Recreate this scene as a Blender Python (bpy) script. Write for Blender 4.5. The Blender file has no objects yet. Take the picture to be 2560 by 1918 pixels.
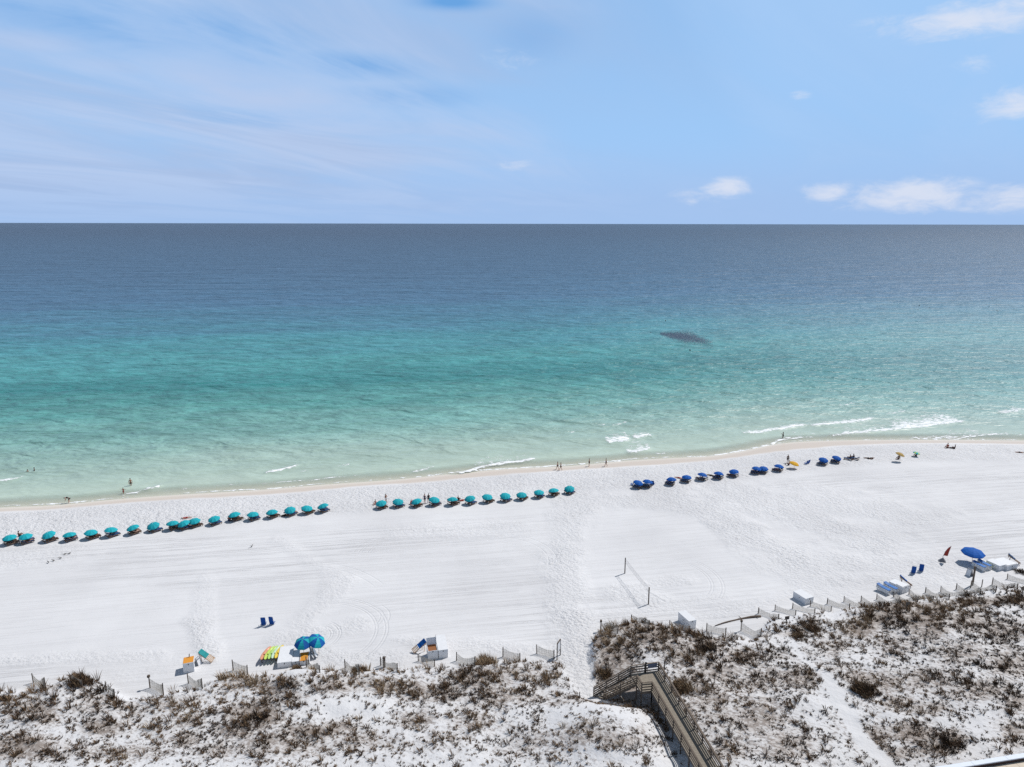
import bpy, math, random
import numpy as np
from mathutils import Vector, Matrix

# Tunables
EXPOSURE = 0.0
SKY_STRENGTH = 0.05
SKY_TINT = (.95, .97, 1.0, 1)
CIRRUS_COL = (9.6, 12.0, 16.8, 1)
BAND_COL = (7.4, 12.2, 19.0, 1)
BAND_LOW = (7.4, 11.0, 17.2, 1)
DEEP_COL = (2.9, 7.5, 15.2, 1)
HIGH_COL = (1.9, 2.0, 2.2, 1)
PUFF_COL = (15.0, 15.8, 18.0, 1)
SAND_A, SAND_B = (.56, .553, .56), (.65, .643, .648)
SEA_ROUGH, SEA_SPEC, SEA_BUMP = .42, (.52, .38), 1.0
SEA_RAMP = [(0, (.50, .50, .42)), (5, (.42, .50, .42)), (18, (.32, .425, .365)), (38, (.20, .36, .315)), (64, (.085, .26, .235)), (98, (.032, .185, .18)), (135, (.06, .245, .245)),
            (185, (.055, .215, .25)), (250, (.055, .165, .23)), (350, (.055, .130, .210)), (600, (.051, .108, .177)), (3500, (.045, .074, .118))]
GRASS_RAMP = [(0, (.020, .014, .011)), (.3, (.060, .039, .026)), (.55, (.135, .084, .050)), (.75, (.22, .142, .080)), (1, (.34, .26, .17))]
GRASS_DENS = 1.45

random.seed(11)
rng = np.random.default_rng(11)
scene = bpy.context.scene
COL = scene.collection
R = math.radians

# ------------------------------------------------------------------ camera
F, CX, CY, H = 1776.0, 1280.0, 959.0, 50.0        # focal length and centre in photo pixels, camera height (m)
PITCH = math.atan((959 - 558.6) / F)
ROLL = 0.0018
RV = np.array([1.0, 0, 0]); FV = np.array([0, math.cos(PITCH), -math.sin(PITCH)]); UV = np.array([0, math.sin(PITCH), math.cos(PITCH)])
R2 = math.cos(ROLL) * RV + math.sin(ROLL) * UV
U2 = -math.sin(ROLL) * RV + math.cos(ROLL) * UV
cam = bpy.data.cameras.new('camera'); camo = bpy.data.objects.new('camera', cam); COL.objects.link(camo)
cam.sensor_width = 36; cam.lens = 36 * F / 2560; cam.clip_start = 0.5; cam.clip_end = 200000
m = Matrix.Identity(4)
for i in range(3):
    m[i][0] = R2[i]; m[i][1] = U2[i]; m[i][2] = -FV[i]
m[2][3] = H
camo.matrix_world = m
scene.camera = camo


def ray(px, py):
    return FV + R2 * ((px - CX) / F) + U2 * ((CY - py) / F)


def unproj(px, py, z):
    d = ray(px, py); t = (z - H) / d[2]
    return np.array([d[0] * t, d[1] * t, z])


def proj(x, y, z):
    rx, ry, rz = x, y, z - H
    a = rx * R2[0] + ry * R2[1] + rz * R2[2]
    b = rx * U2[0] + ry * U2[1] + rz * U2[2]
    c = np.maximum(rx * FV[0] + ry * FV[1] + rz * FV[2], 1.0)
    return CX + F * a / c, CY - F * b / c


def sstep(a, b, x):
    t = np.clip((x - a) / (b - a), 0, 1)
    return t * t * (3 - 2 * t)


# ------------------------------------------------------------------ lattice noise
_perm = rng.random((256, 256))


def vn(x, y):
    x = np.asarray(x, float); y = np.asarray(y, float)
    xi = np.floor(x).astype(int); yi = np.floor(y).astype(int)
    fx = x - xi; fy = y - yi
    fx = fx * fx * (3 - 2 * fx); fy = fy * fy * (3 - 2 * fy)
    g = lambda i, j: _perm[(xi + i) & 255, (yi + j) & 255]
    return (g(0, 0) * (1 - fx) + g(1, 0) * fx) * (1 - fy) + (g(0, 1) * (1 - fx) + g(1, 1) * fx) * fy


def fbm(x, y, o=3):
    s = 0; a = .5; t = 0
    for k in range(o):
        s = s + a * vn(x * 2 ** k + 17 * k, y * 2 ** k + 5 * k); t += a; a *= .5
    return s / t


# ------------------------------------------------------------------ shore line (water's edge and edge of the wet sand)
SEA = -1.0
W_px = [(-40, 1272), (0, 1269), (145, 1264), (260, 1251), (400, 1240), (644, 1226), (807, 1212), (900, 1206), (1000, 1199), (1063, 1192),
        (1166, 1181), (1280, 1171), (1380, 1168), (1437, 1165), (1562, 1152), (1665, 1146), (1780, 1141), (1870, 1126), (1925, 1112),
        (1985, 1105), (2100, 1101), (2203, 1100), (2400, 1100), (2600, 1102)]
D_px = [(-40, 1280), (0, 1277.6), (145, 1272), (289, 1258), (463, 1245), (640, 1237.5), (753, 1230), (900, 1214), (1000, 1209), (1090, 1202),
        (1253, 1187), (1380, 1176), (1513, 1169), (1665, 1161), (1800, 1147.5), (1956, 1128), (2133, 1112), (2309, 1107), (2600, 1111)]
XG = np.arange(-900, 900.5, 0.5)


def curve(pts, z, sm):
    w = np.array([unproj(a, b, z) for a, b in pts]); w = w[np.argsort(w[:, 0])]
    x, y = w[:, 0], w[:, 1]
    x = np.concatenate([[-900], x, [900]])
    y = np.concatenate([[y[0] - 0.16 * (x[1] + 900)], y, [y[-1] + 0.05 * (900 - x[-2])]])
    g = np.interp(XG, x, y)
    k = np.exp(-0.5 * (np.arange(-30, 31) / sm) ** 2); k /= k.sum()
    return np.convolve(np.pad(g, 30, mode='edge'), k, 'valid')


YW_G = curve(W_px, SEA, 5)
YD_G = curve(D_px, -0.7, 7)
yW = lambda x: np.interp(x, XG, YW_G)
yD = lambda x: np.interp(x, XG, YD_G)

# ------------------------------------------------------------------ dune edge, mounds, ground height
EDGE = [(-900, 1745), (0, 1722), (60, 1728), (130, 1716), (190, 1690), (250, 1712), (330, 1748), (420, 1738), (506, 1716), (580, 1692), (640, 1690),
        (690, 1690), (740, 1682), (800, 1682), (860, 1682), (1000, 1668), (1090, 1668), (1188, 1662), (1300, 1655), (1400, 1655), (1452, 1655), (1453, 1618),
        (1500, 1582), (1580, 1556), (1660, 1572), (1730, 1586), (1815, 1592), (1880, 1600), (1905, 1575), (1930, 1540), (2030, 1534), (2070, 1527), (2160, 1516),
        (2250, 1508), (2330, 1496), (2450, 1483), (2560, 1462), (3600, 1330)]
EX = np.array([e[0] for e in EDGE], float); EY = np.array([e[1] for e in EDGE], float)
MOUNDS = [(1560, 1850, 6.5, 1.1), (1500, 1830, 5, .7), (760, 1722, 3.2, .8), (1640, 1610, 7, .9), (2300, 1590, 9, .9), (200, 1712, 3.5, .7),
          (700, 1760, 9, .4), (1200, 1720, 8, .4), (2480, 1540, 8, .6), (2050, 1680, 7, .6), (60, 1768, 5, .5)]
MW = [(*unproj(a, b, .6)[:2], r, h) for a, b, r, h in MOUNDS]
TROUGH = [(1625, 1760, 3.4, .75), (1560, 1745, 3.2, .6), (1690, 1850, 3.6, .6), (1750, 1940, 4, .5), (1530, 1730, 2.6, .9), (1500, 1738, 2.4, 1.0), (1560, 1712, 2.4, .7)]
TW = [(*unproj(a, b, .3)[:2], r, h) for a, b, r, h in TROUGH]


def dune_mask(x, y):
    px, py = proj(x, y, np.zeros_like(x))
    e = np.interp(px, EX, EY) + 14 * (fbm(x / 3.0, y / 3.0) - .5)
    mk = sstep(-4, 26, py - e)
    near = sstep(60, 50, y)
    mk = np.maximum(mk, near)
    # sand lane that leads to the foot of the stairs
    xc = np.interp(py, [1600, 1640, 1700, 1752], [1425, 1432, 1450, 1478]); hw = np.interp(py, [1600, 1640, 1700, 1752], [60, 44, 34, 26])
    lane = sstep(1.25, .8, np.abs(px - xc) / hw) * sstep(1768, 1750, py)
    return mk * (1 - lane), px, py


def ground(x, y):
    x = np.atleast_1d(np.asarray(x, float)); y = np.atleast_1d(np.asarray(y, float))
    d = yW(x) - y
    z = np.where(d > 0, -np.exp(-np.maximum(d, 0) / 9.0), np.maximum(-1 + .07 * np.minimum(d, 0), -7))
    mk, px, py = dune_mask(x, y)
    dh = .35 + .75 * fbm(x / 7.5, y / 6.0, 3) + .28 * (fbm(x / 1.7, y / 1.7, 2) - .5)
    for (a, b, r, h) in MW:
        dh = dh + h * np.exp(-((x - a) ** 2 + (y - b) ** 2) / (r * r))
    for (a, b, r, h) in TW:
        dh = dh - h * np.exp(-((x - a) ** 2 + (y - b) ** 2) / (r * r))
    z = z + mk * np.maximum(dh, .02)
    # soft unevenness of the open beach
    z = z + (1 - mk) * sstep(2, 12, d) * .10 * (fbm(x / 9., y / 4.) - .5)
    return z


def gz(x, y):
    return float(ground(x, y)[0])


def P(px, py):
    """Point of the ground seen at a photo pixel."""
    z = 0.0
    for _ in range(14):
        p = unproj(px, py, z)
        z = .4 * z + .6 * gz(p[0], p[1])
    p = unproj(px, py, z)
    return Vector((p[0], p[1], gz(p[0], p[1])))


def top_height(base, px, py):
    """How high above BASE a thing reaches whose top is seen at the pixel (px, py)."""
    d = ray(px, py); t = base[1] / d[1]
    return H + d[2] * t - base[2]


# ------------------------------------------------------------------ materials
def new_mat(name):
    mt = bpy.data.materials.new(name); mt.use_nodes = True
    nt = mt.node_tree; nt.nodes.clear()
    out = nt.nodes.new('ShaderNodeOutputMaterial'); b = nt.nodes.new('ShaderNodeBsdfPrincipled')
    nt.links.new(b.outputs[0], out.inputs[0])
    return mt, nt, b, out


def node(nt, typ, ins=None, **props):
    n = nt.nodes.new(typ)
    for k, v in props.items():
        setattr(n, k, v)
    for k, v in (ins or {}).items():
        s = n.inputs[k]
        if isinstance(v, bpy.types.NodeSocket):
            nt.links.new(v, s)
        else:
            s.default_value = v
    return n


def mth(nt, op, a, b=None, c=None, clamp=False):
    n = nt.nodes.new('ShaderNodeMath'); n.operation = op; n.use_clamp = clamp
    for i, v in enumerate((a, b, c)):
        if v is None:
            continue
        if isinstance(v, bpy.types.NodeSocket):
            nt.links.new(v, n.inputs[i])
        else:
            n.inputs[i].default_value = v
    return n.outputs[0]


def mixc(nt, fac, a, b, blend='MIX'):
    n = nt.nodes.new('ShaderNodeMix'); n.data_type = 'RGBA'; n.blend_type = blend
    for s, v in ((n.inputs[0], fac), (n.inputs[6], a), (n.inputs[7], b)):
        if isinstance(v, bpy.types.NodeSocket):
            nt.links.new(v, s)
        else:
            s.default_value = (*v, 1) if isinstance(v, tuple) and len(v) == 3 else v
    return n.outputs[2]


def ramp(nt, fac, stops, interp='LINEAR'):
    n = nt.nodes.new('ShaderNodeValToRGB'); cr = n.color_ramp; cr.interpolation = interp
    while len(cr.elements) < len(stops):
        cr.elements.new(.5)
    for e, (p, c) in zip(cr.elements, stops):
        e.position = p; e.color = (*c, 1) if len(c) == 3 else c
    nt.links.new(fac, n.inputs[0])
    return n.outputs[0]


def mrange(nt, v, a, b, c=0.0, d=1.0, smooth=True):
    n = nt.nodes.new('ShaderNodeMapRange'); n.interpolation_type = 'SMOOTHSTEP' if smooth else 'LINEAR'
    nt.links.new(v, n.inputs[0])
    for i, q in zip((1, 2, 3, 4), (a, b, c, d)):
        n.inputs[i].default_value = q
    return n.outputs[0]


MATS = {}


def mat(name, col, rough=.7, var=.18, scale=6., spec=.3, bump=0.0, stretch=(1, 1, 1), sheen=0.0):
    if name in MATS:
        return MATS[name]
    mt, nt, b, out = new_mat(name)
    tc = node(nt, 'ShaderNodeTexCoord')
    mp = node(nt, 'ShaderNodeMapping', {'Vector': tc.outputs['Object'], 'Scale': stretch})
    nz = node(nt, 'ShaderNodeTexNoise', {'Vector': mp.outputs[0], 'Scale': scale, 'Detail': 5., 'Roughness': .65})
    dark = tuple(c * (1 - var) for c in col); lite = tuple(min(c * (1 + var), .95) for c in col)
    c = ramp(nt, nz.outputs['Fac'], [(.3, dark), (.7, lite)])
    oi = node(nt, 'ShaderNodeObjectInfo')
    v = mrange(nt, oi.outputs['Random'], 0, 1, 1 - var * .5, 1 + var * .5, False)
    hs = node(nt, 'ShaderNodeHueSaturation', {'Color': c, 'Value': v})
    nt.links.new(hs.outputs[0], b.inputs['Base Color'])
    b.inputs['Roughness'].default_value = rough
    b.inputs['Specular IOR Level'].default_value = spec
    if bump:
        bp = node(nt, 'ShaderNodeBump', {'Height': nz.outputs['Fac'], 'Strength': 1., 'Distance': bump})
        nt.links.new(bp.outputs[0], b.inputs['Normal'])
    MATS[name] = mt
    return mt


def wood(name, col, var=.35):
    return mat(name, col, .8, var, 5., .2, .01, (1, 1, 6))


M_teal = mat('teal canvas', (.012, .32, .37), .75, .14, 3., .2)
M_blue = mat('royal blue canvas', (.003, .080, .33), .75, .14, 3., .2)
M_dblue = mat('deep blue canvas', (.006, .085, .30), .75, .15, 3., .2)
M_yellow = mat('yellow canvas', (.62, .33, .015), .75, .12, 3., .2)
M_tan = mat('tan canvas', (.36, .24, .08), .8, .15, 3., .2)
M_lime = mat('lime green canvas', (.34, .48, .12), .8, .15, 3., .2)
M_white = mat('white painted plywood', (.66, .66, .67), .5, .06, 2.5, .4)
M_whitep = mat('white painted metal', (.72, .72, .72), .4, .05, 3., .5)
M_orange = mat('orange varnished plywood', (.58, .24, .025), .5, .2, 4., .4, 0, (1, 5, 1))
M_brownply = mat('brown plywood', (.22, .09, .035), .6, .25, 4., .3, 0, (1, 5, 1))
M_dark = mat('dark iron', (.03, .028, .028), .6, .2)
M_lath = wood('weathered fence lath', (.40, .36, .30), .25)
M_post = wood('weathered post', (.105, .08, .062), .35)
M_deck = wood('weathered deck board', (.245, .213, .172), .25)
M_rail = wood('weathered railing board', (.138, .108, .084), .35)
M_frame = wood('lounger timber', (.17, .10, .06), .3)
M_framel = wood('pale lounger timber', (.50, .33, .20), .2)
M_log = wood('driftwood', (.12, .09, .07), .35)
M_mat_blue = mat('blue vinyl mat', (.045, .15, .40), .55, .12, 3., .3)
M_mat_teal = mat('teal vinyl mat', (.01, .27, .27), .55, .12, 3., .3)
M_mat_navy = mat('navy vinyl mat', (.012, .05, .13), .6, .2, 3., .3)
M_mat_brown = mat('dark brown mat', (.05, .028, .018), .7, .25, 3., .2)
M_chair = mat('blue chair canvas', (.006, .062, .27), .75, .12, 3., .2)
M_red = mat('red flag cloth', (.26, .035, .025), .8, .15, 3., .2)
M_grey = mat('grey plastic', (.16, .16, .17), .6, .15)
M_net = mat('white netting', (.42, .40, .40), .7, .1)
M_bin = mat('brown bin plastic', (.07, .05, .038), .6, .2)
M_coping = mat('pale stone coping', (.58, .62, .68), .55, .05, 3., .4)
M_trim = mat('brown wall paint', (.055, .03, .025), .7, .2)
M_kay = [mat('coral kayak plastic', (.55, .24, .14), .35, .1, 2., .5), mat('yellow green kayak plastic', (.42, .52, .09), .35, .1, 2., .5),
         mat('lime kayak plastic', (.34, .50, .13), .35, .1, 2., .5), mat('pale green kayak plastic', (.44, .58, .42), .35, .1, 2., .5),
         mat('yellow kayak plastic', (.60, .43, .04), .35, .1, 2., .5)]
M_skin = [mat('tanned skin', (.36, .17, .10), .55, .1, 20.), mat('fair skin', (.55, .33, .24), .55, .1, 20.), mat('brown skin', (.16, .075, .045), .55, .1, 20.)]
M_hair = mat('dark hair', (.018, .012, .009), .6, .3, 30.)
M_cl = {'black': mat('black cloth', (.012, .012, .014), .8, .2), 'navy': mat('navy cloth', (.012, .035, .11), .8, .2), 'red': mat('red cloth', (.33, .03, .03), .8, .2),
        'white': mat('white cloth', (.7, .7, .7), .8, .08), 'teal': mat('teal cloth', (.03, .22, .24), .8, .15), 'pink': mat('pink cloth', (.55, .2, .2), .8, .15)}
M_bird = mat('dark feathers', (.022, .018, .016), .7, .3, 20.)


# ------------------------------------------------------------------ mesh building
class MB:
    def __init__(self):
        self.v = []; self.f = []; self.mi = []; self.smooth = False

    def add(self, verts, faces, mi=0):
        o = len(self.v); self.v += [tuple(q) for q in verts]
        self.f += [tuple(i + o for i in fc) for fc in faces]; self.mi += [mi] * len(faces)

    def box(self, c, s, M=None, mi=0):
        x, y, z = s[0] / 2, s[1] / 2, s[2] / 2
        vs = [Vector((sx * x, sy * y, sz * z)) for sz in (-1, 1) for sx, sy in ((-1, -1), (1, -1), (1, 1), (-1, 1))]
        if M is not None:
            vs = [M @ q for q in vs]
        c = Vector(c)
        self.add([q + c for q in vs], [(3, 2, 1, 0), (4, 5, 6, 7), (0, 1, 5, 4), (1, 2, 6, 5), (2, 3, 7, 6), (3, 0, 4, 7)], mi)

    def bar(self, p, q, w, h, mi=0, up=(0, 0, 1)):
        p = Vector(p); q = Vector(q); d = q - p; L = d.length
        if L < 1e-6:
            return
        d.normalize(); s = d.cross(Vector(up))
        if s.length < 1e-4:
            s = d.cross(Vector((0, 1, 0)))
        s.normalize(); u = s.cross(d)
        M = Matrix((d, s, u)).transposed()
        self.box((p + q) / 2, (L, w, h), M, mi)

    def tube(self, pts, rad, n=8, mi=0, cap=True):
        pts = [Vector(q) for q in pts]
        rad = rad if isinstance(rad, (list, tuple)) else [rad] * len(pts)
        o = len(self.v); vs = []
        for i, q in enumerate(pts):
            d = (pts[min(i + 1, len(pts) - 1)] - pts[max(i - 1, 0)]).normalized()
            a = d.orthogonal() if i == 0 else (a - d * a.dot(d))
            a.normalize(); b = d.cross(a)
            for k in range(n):
                t = 2 * math.pi * k / n
                vs.append(q + (a * math.cos(t) + b * math.sin(t)) * rad[i])
        fs = []
        for i in range(len(pts) - 1):
            for k in range(n):
                fs.append((i * n + k, i * n + (k + 1) % n, (i + 1) * n + (k + 1) % n, (i + 1) * n + k))
        if cap:
            fs.append(tuple(range(n - 1, -1, -1))); fs.append(tuple((len(pts) - 1) * n + k for k in range(n)))
        self.add(vs, fs, mi)

    def ball(self, c, r, nu=10, nv=6, mi=0):
        c = Vector(c); r = r if isinstance(r, (tuple, list)) else (r, r, r)
        vs = [c + Vector((0, 0, r[2]))]
        for i in range(1, nv):
            a = math.pi * i / nv
            for k in range(nu):
                t = 2 * math.pi * k / nu
                vs.append(c + Vector((r[0] * math.sin(a) * math.cos(t), r[1] * math.sin(a) * math.sin(t), r[2] * math.cos(a))))
        vs.append(c - Vector((0, 0, r[2])))
        fs = [(0, 1 + k, 1 + (k + 1) % nu) for k in range(nu)]
        for i in range(nv - 2):
            for k in range(nu):
                a = 1 + i * nu; fs.append((a + k, a + nu + k, a + nu + (k + 1) % nu, a + (k + 1) % nu))
        l = len(vs) - 1; a = 1 + (nv - 2) * nu
        fs += [(l, a + (k + 1) % nu, a + k) for k in range(nu)]
        self.add(vs, fs, mi)

    def mesh(self, name, mats, smooth=False):
        me = bpy.data.meshes.new(name)
        me.from_pydata([tuple(q) for q in self.v], [], self.f)
        for k in (mats if isinstance(mats, (list, tuple)) else [mats]):
            me.materials.append(k)
        me.polygons.foreach_set('material_index', self.mi)
        me.polygons.foreach_set('use_smooth', [smooth] * len(self.f))
        me.update()
        return me

    def build(self, name, mats, parent=None, smooth=False):
        o = bpy.data.objects.new(name, self.mesh(name, mats, smooth)); COL.objects.link(o)
        if parent is not None:
            o.parent = parent
        return o


def tag(o, label=None, cat=None, group=None, kind=None):
    if label:
        o['label'] = label
    if cat:
        o['category'] = cat
    if group:
        o['group'] = group
    if kind:
        o['kind'] = kind
    return o


def thing(name, label, cat, loc, rz=0.0, group=None):
    o = bpy.data.objects.new(name, None); COL.objects.link(o)
    o.empty_display_size = .3; o.location = loc; o.rotation_euler = (0, 0, rz)
    return tag(o, label, cat, group)


def put(name, me, parent, loc=(0, 0, 0), rot=(0, 0, 0), scale=(1, 1, 1)):
    o = bpy.data.objects.new(name, me); COL.objects.link(o)
    o.location = loc; o.rotation_euler = rot; o.scale = scale
    if parent is not None:
        o.parent = parent
    return o


def dup(root, loc, rz, label, group=None):
    r = root.copy(); COL.objects.link(r); r.location = loc; r.rotation_euler = (root.rotation_euler[0], root.rotation_euler[1], rz)
    r['label'] = label
    if group:
        r['group'] = group
    for ch in list(root.children):
        c = ch.copy(); COL.objects.link(c); c.parent = r
        for g in list(ch.children):
            k = g.copy(); COL.objects.link(k); k.parent = c
    return r


def np_mesh(name, verts, faces, mats, attrs=None, smooth=True):
    me = bpy.data.meshes.new(name); nv = len(verts); nf, k = faces.shape
    me.vertices.add(nv); me.vertices.foreach_set('co', np.ascontiguousarray(verts, dtype=np.float32).ravel())
    me.loops.add(nf * k); me.loops.foreach_set('vertex_index', np.ascontiguousarray(faces, dtype=np.int32).ravel())
    me.polygons.add(nf); me.polygons.foreach_set('loop_start', np.arange(0, nf * k, k, dtype=np.int32))
    me.polygons.foreach_set('loop_total', np.full(nf, k, dtype=np.int32))
    me.polygons.foreach_set('use_smooth', np.full(nf, smooth))
    for kx in (mats if isinstance(mats, (list, tuple)) else [mats]):
        me.materials.append(kx)
    me.update(calc_edges=True)
    for an, arr in (attrs or {}).items():
        a = me.attributes.new(an, 'FLOAT', 'POINT'); a.data.foreach_set('value', np.ascontiguousarray(arr, dtype=np.float32).ravel())
    me.validate()
    return me


def grid_faces(nr, nc):
    i = np.arange(nr - 1)[:, None] * nc + np.arange(nc - 1)[None, :]
    i = i.ravel()
    return np.stack([i, i + 1, i + nc + 1, i + nc], 1)


ORD = ['first', 'second', 'third', 'fourth', 'fifth', 'sixth', 'seventh', 'eighth', 'ninth', 'tenth', 'eleventh', 'twelfth', 'thirteenth',
       'fourteenth', 'fifteenth', 'sixteenth', 'seventeenth', 'eighteenth', 'nineteenth', 'twentieth', 'twenty-first', 'twenty-second']

# ================================================================== sun and sky
SUN_AZ, SUN_EL = R(57), R(53)          # azimuth from straight out to sea towards the right, elevation
sd = Vector((math.sin(SUN_AZ) * math.cos(SUN_EL), math.cos(SUN_AZ) * math.cos(SUN_EL), math.sin(SUN_EL)))
sl = bpy.data.lights.new('sun', 'SUN'); sl.energy = 4.3; sl.angle = R(.5); sl.color = (1.0, .975, .94)
so = bpy.data.objects.new('sun', sl); COL.objects.link(so); so.rotation_euler = sd.to_track_quat('Z', 'Y').to_euler(); so.location = (60, 40, 90)

world = bpy.data.worlds.new('World'); scene.world = world; world.use_nodes = True
nt = world.node_tree; nt.nodes.clear()
wo = nt.nodes.new('ShaderNodeOutputWorld'); bg = nt.nodes.new('ShaderNodeBackground'); nt.links.new(bg.outputs[0], wo.inputs[0])
sky = nt.nodes.new('ShaderNodeTexSky'); sky.sky_type = 'NISHITA'; sky.sun_disc = False
sky.sun_elevation = SUN_EL; sky.sun_rotation = SUN_AZ; sky.altitude = 0; sky.air_density = 1.0; sky.dust_density = 0.25; sky.ozone_density = 2.5
bg.inputs['Strength'].default_value = SKY_STRENGTH
tc = node(nt, 'ShaderNodeTexCoord'); sp = node(nt, 'ShaderNodeSeparateXYZ', {0: tc.outputs['Generated']})
X, Y, Z = sp.outputs
az = mth(nt, 'ARCTAN2', X, Y); el = mth(nt, 'ARCSINE', Z)
# thin high cloud: a plane overhead, streaks drawn out along one direction
zz = mth(nt, 'ADD', mth(nt, 'MAXIMUM', Z, 0.0), .10)
qx = mth(nt, 'DIVIDE', X, zz); qy = mth(nt, 'DIVIDE', Y, zz)
qv = node(nt, 'ShaderNodeCombineXYZ', {0: qx, 1: qy, 2: 0.0})


def cloudnoise(rot, sc, detail, rough, dist, off=(0, 0, 0)):
    vr_ = node(nt, 'ShaderNodeVectorRotate', {'Vector': qv.outputs[0], 'Angle': rot}, rotation_type='Z_AXIS')
    mp_ = node(nt, 'ShaderNodeMapping', {'Vector': vr_.outputs[0], 'Scale': sc, 'Location': off})
    return node(nt, 'ShaderNodeTexNoise', {'Vector': mp_.outputs[0], 'Scale': 1.0, 'Detail': detail, 'Roughness': rough, 'Distortion': dist}).outputs['Fac']


c1 = cloudnoise(R(-52), (.15, .42, 1), 7., .55, .9, (3.1, 1.7, 0))
c2 = cloudnoise(R(-62), (.34, 1.0, 1), 8., .58, 1.2, (7.3, 4.1, 2))
c3 = cloudnoise(R(20), (.16, .22, 1), 3., .5, .4, (1.3, 9.7, 5))
cir = mth(nt, 'ADD', mth(nt, 'MULTIPLY', c1, .62), mth(nt, 'MULTIPLY', c2, .38))
cir = mth(nt, 'ADD', cir, mth(nt, 'MULTIPLY', mth(nt, 'SUBTRACT', c3, .5), .5))
cir = mrange(nt, cir, .38, .62)
left = mrange(nt, az, .22, -.12, .22, 1.0)
cir = mth(nt, 'MULTIPLY', cir, left)
veil = mth(nt, 'MULTIPLY', mrange(nt, az, .30, -.45, .0, .36), mrange(nt, el, .30, .08, .8, .55))
cirf = mth(nt, 'MINIMUM', mth(nt, 'ADD', mth(nt, 'MULTIPLY', cir, .80), veil), .9)
# low puffy clouds, right half
pv = node(nt, 'ShaderNodeCombineXYZ', {0: mth(nt, 'MULTIPLY', az, 24.0), 1: mth(nt, 'MULTIPLY', el, 62.0), 2: 3.0})
p1 = node(nt, 'ShaderNodeTexNoise', {'Vector': pv.outputs[0], 'Scale': 1.0, 'Detail': 9., 'Roughness': .62, 'Distortion': .4}).outputs['Fac']


def puff(a0, e0, ra, re, gain=1.0):
    u = mth(nt, 'DIVIDE', mth(nt, 'SUBTRACT', az, a0), ra); v_ = mth(nt, 'DIVIDE', mth(nt, 'SUBTRACT', el, e0), re)
    r_ = mth(nt, 'SQRT', mth(nt, 'ADD', mth(nt, 'MULTIPLY', u, u), mth(nt, 'MULTIPLY', v_, v_)))
    return mth(nt, 'MULTIPLY', mrange(nt, r_, 1.0, .0), gain)


def azel(px, py):
    d = ray(px, py); d = d / np.linalg.norm(d)
    return math.atan2(d[0], d[1]), math.asin(d[2])


pf = None
for (px_, py_, rx_, ry_, g_) in [(2290, 488, 210, 66, 1.2), (2330, 505, 420, 46, .8), (1760, 490, 160, 44, .5), (2540, 498, 140, 54, 1.1), (2070, 478, 100, 42, 1.0), (1815, 470, 100, 44, 1.2), (1735, 505, 45, 30, .6),
                                 (2540, 260, 120, 60, 1.0), (2440, 45, 300, 60, 1.05), (2200, 50, 120, 30, .6), (1996, 238, 45, 24, .7), (2420, 165, 110, 40, .6), (1290, 412, 100, 32, .5), (1270, 150, 150, 55, .5)]:
    a0, e0 = azel(px_, py_); q = puff(a0, e0, rx_ / F, ry_ / F, g_)
    pf = q if pf is None else mth(nt, 'MAXIMUM', pf, q)
pm = mrange(nt, mth(nt, 'ADD', mth(nt, 'MULTIPLY', p1, 1.25), mth(nt, 'MULTIPLY', pf, .70)), .80, 1.50)
# blue openings and bright sweep of the cirrus at the upper left
gap = None
for (px_, py_, rx_, ry_, g_) in [(380, 75, 460, 85, .95), (850, 165, 260, 46, .95), (1130, 5, 150, 28, 1.0), (620, 150, 240, 80, .7), (1000, 240, 260, 40, .5), (700, 300, 300, 40, .4), (60, 20, 200, 40, .6), (1330, 90, 160, 80, .35)]:
    a0, e0 = azel(px_, py_); q = puff(a0, e0, rx_ / F, ry_ / F, g_)
    gap = q if gap is None else mth(nt, 'MAXIMUM', gap, q)
gapn = mth(nt, 'MULTIPLY', gap, mrange(nt, c2, .66, .38, .30, 1.15))
cirf = mth(nt, 'MULTIPLY', cirf, mth(nt, 'SUBTRACT', 1.0, gapn))
tint = mixc(nt, 1.0, sky.outputs[0], SKY_TINT, 'MULTIPLY')
tint = mixc(nt, mrange(nt, el, .02, .12), BAND_LOW, mixc(nt, mth(nt, 'MAXIMUM', mrange(nt, el, .05, .30, .92, .70), mrange(nt, az, -.15, .35, .0, .92)), mixc(nt, .85, tint, DEEP_COL), BAND_COL))
tint = mixc(nt, mrange(nt, el, .32, .62, .0, .85), tint, HIGH_COL)  # unseen sky overhead set to dim grey, keeps shadows dark and neutral
tint = mixc(nt, mth(nt, 'MULTIPLY', gapn, .95), tint, DEEP_COL)
cirf = mth(nt, 'MULTIPLY', mth(nt, 'MULTIPLY', cirf, mrange(nt, el, .55, .30)), mrange(nt, el, .0, .075, .3, 1.))
swp = None
for (px_, py_, rx_, ry_, g_) in [(700, 30, 100, 60, .9), (790, 70, 90, 36, .7), (1160, 55, 170, 30, .9), (1370, 18, 170, 22, .8), (1000, 20, 120, 20, .6), (60, 105, 260, 50, .9), (260, 165, 280, 44, .8), (470, 215, 260, 44, .6), (1280, 150, 140, 40, .6), (200, 260, 420, 70, .5), (100, 330, 300, 40, .4)]:
    a0, e0 = azel(px_, py_); q = puff(a0, e0, rx_ / F, ry_ / F, g_)
    swp = q if swp is None else mth(nt, 'MAXIMUM', swp, q)
cirf = mth(nt, 'MAXIMUM', cirf, mth(nt, 'MULTIPLY', swp, mrange(nt, c2, .30, .58, .25, .85)))
cl = mixc(nt, cirf, tint, mixc(nt, mrange(nt, c2, .35, .62), (7.9, 10.0, 14.6, 1), CIRRUS_COL))
cl = mixc(nt, mth(nt, 'MULTIPLY', mth(nt, 'MULTIPLY', pm, mrange(nt, pf, .02, .5)), .80), cl, PUFF_COL)
nt.links.new(cl, bg.inputs['Color'])

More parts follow.
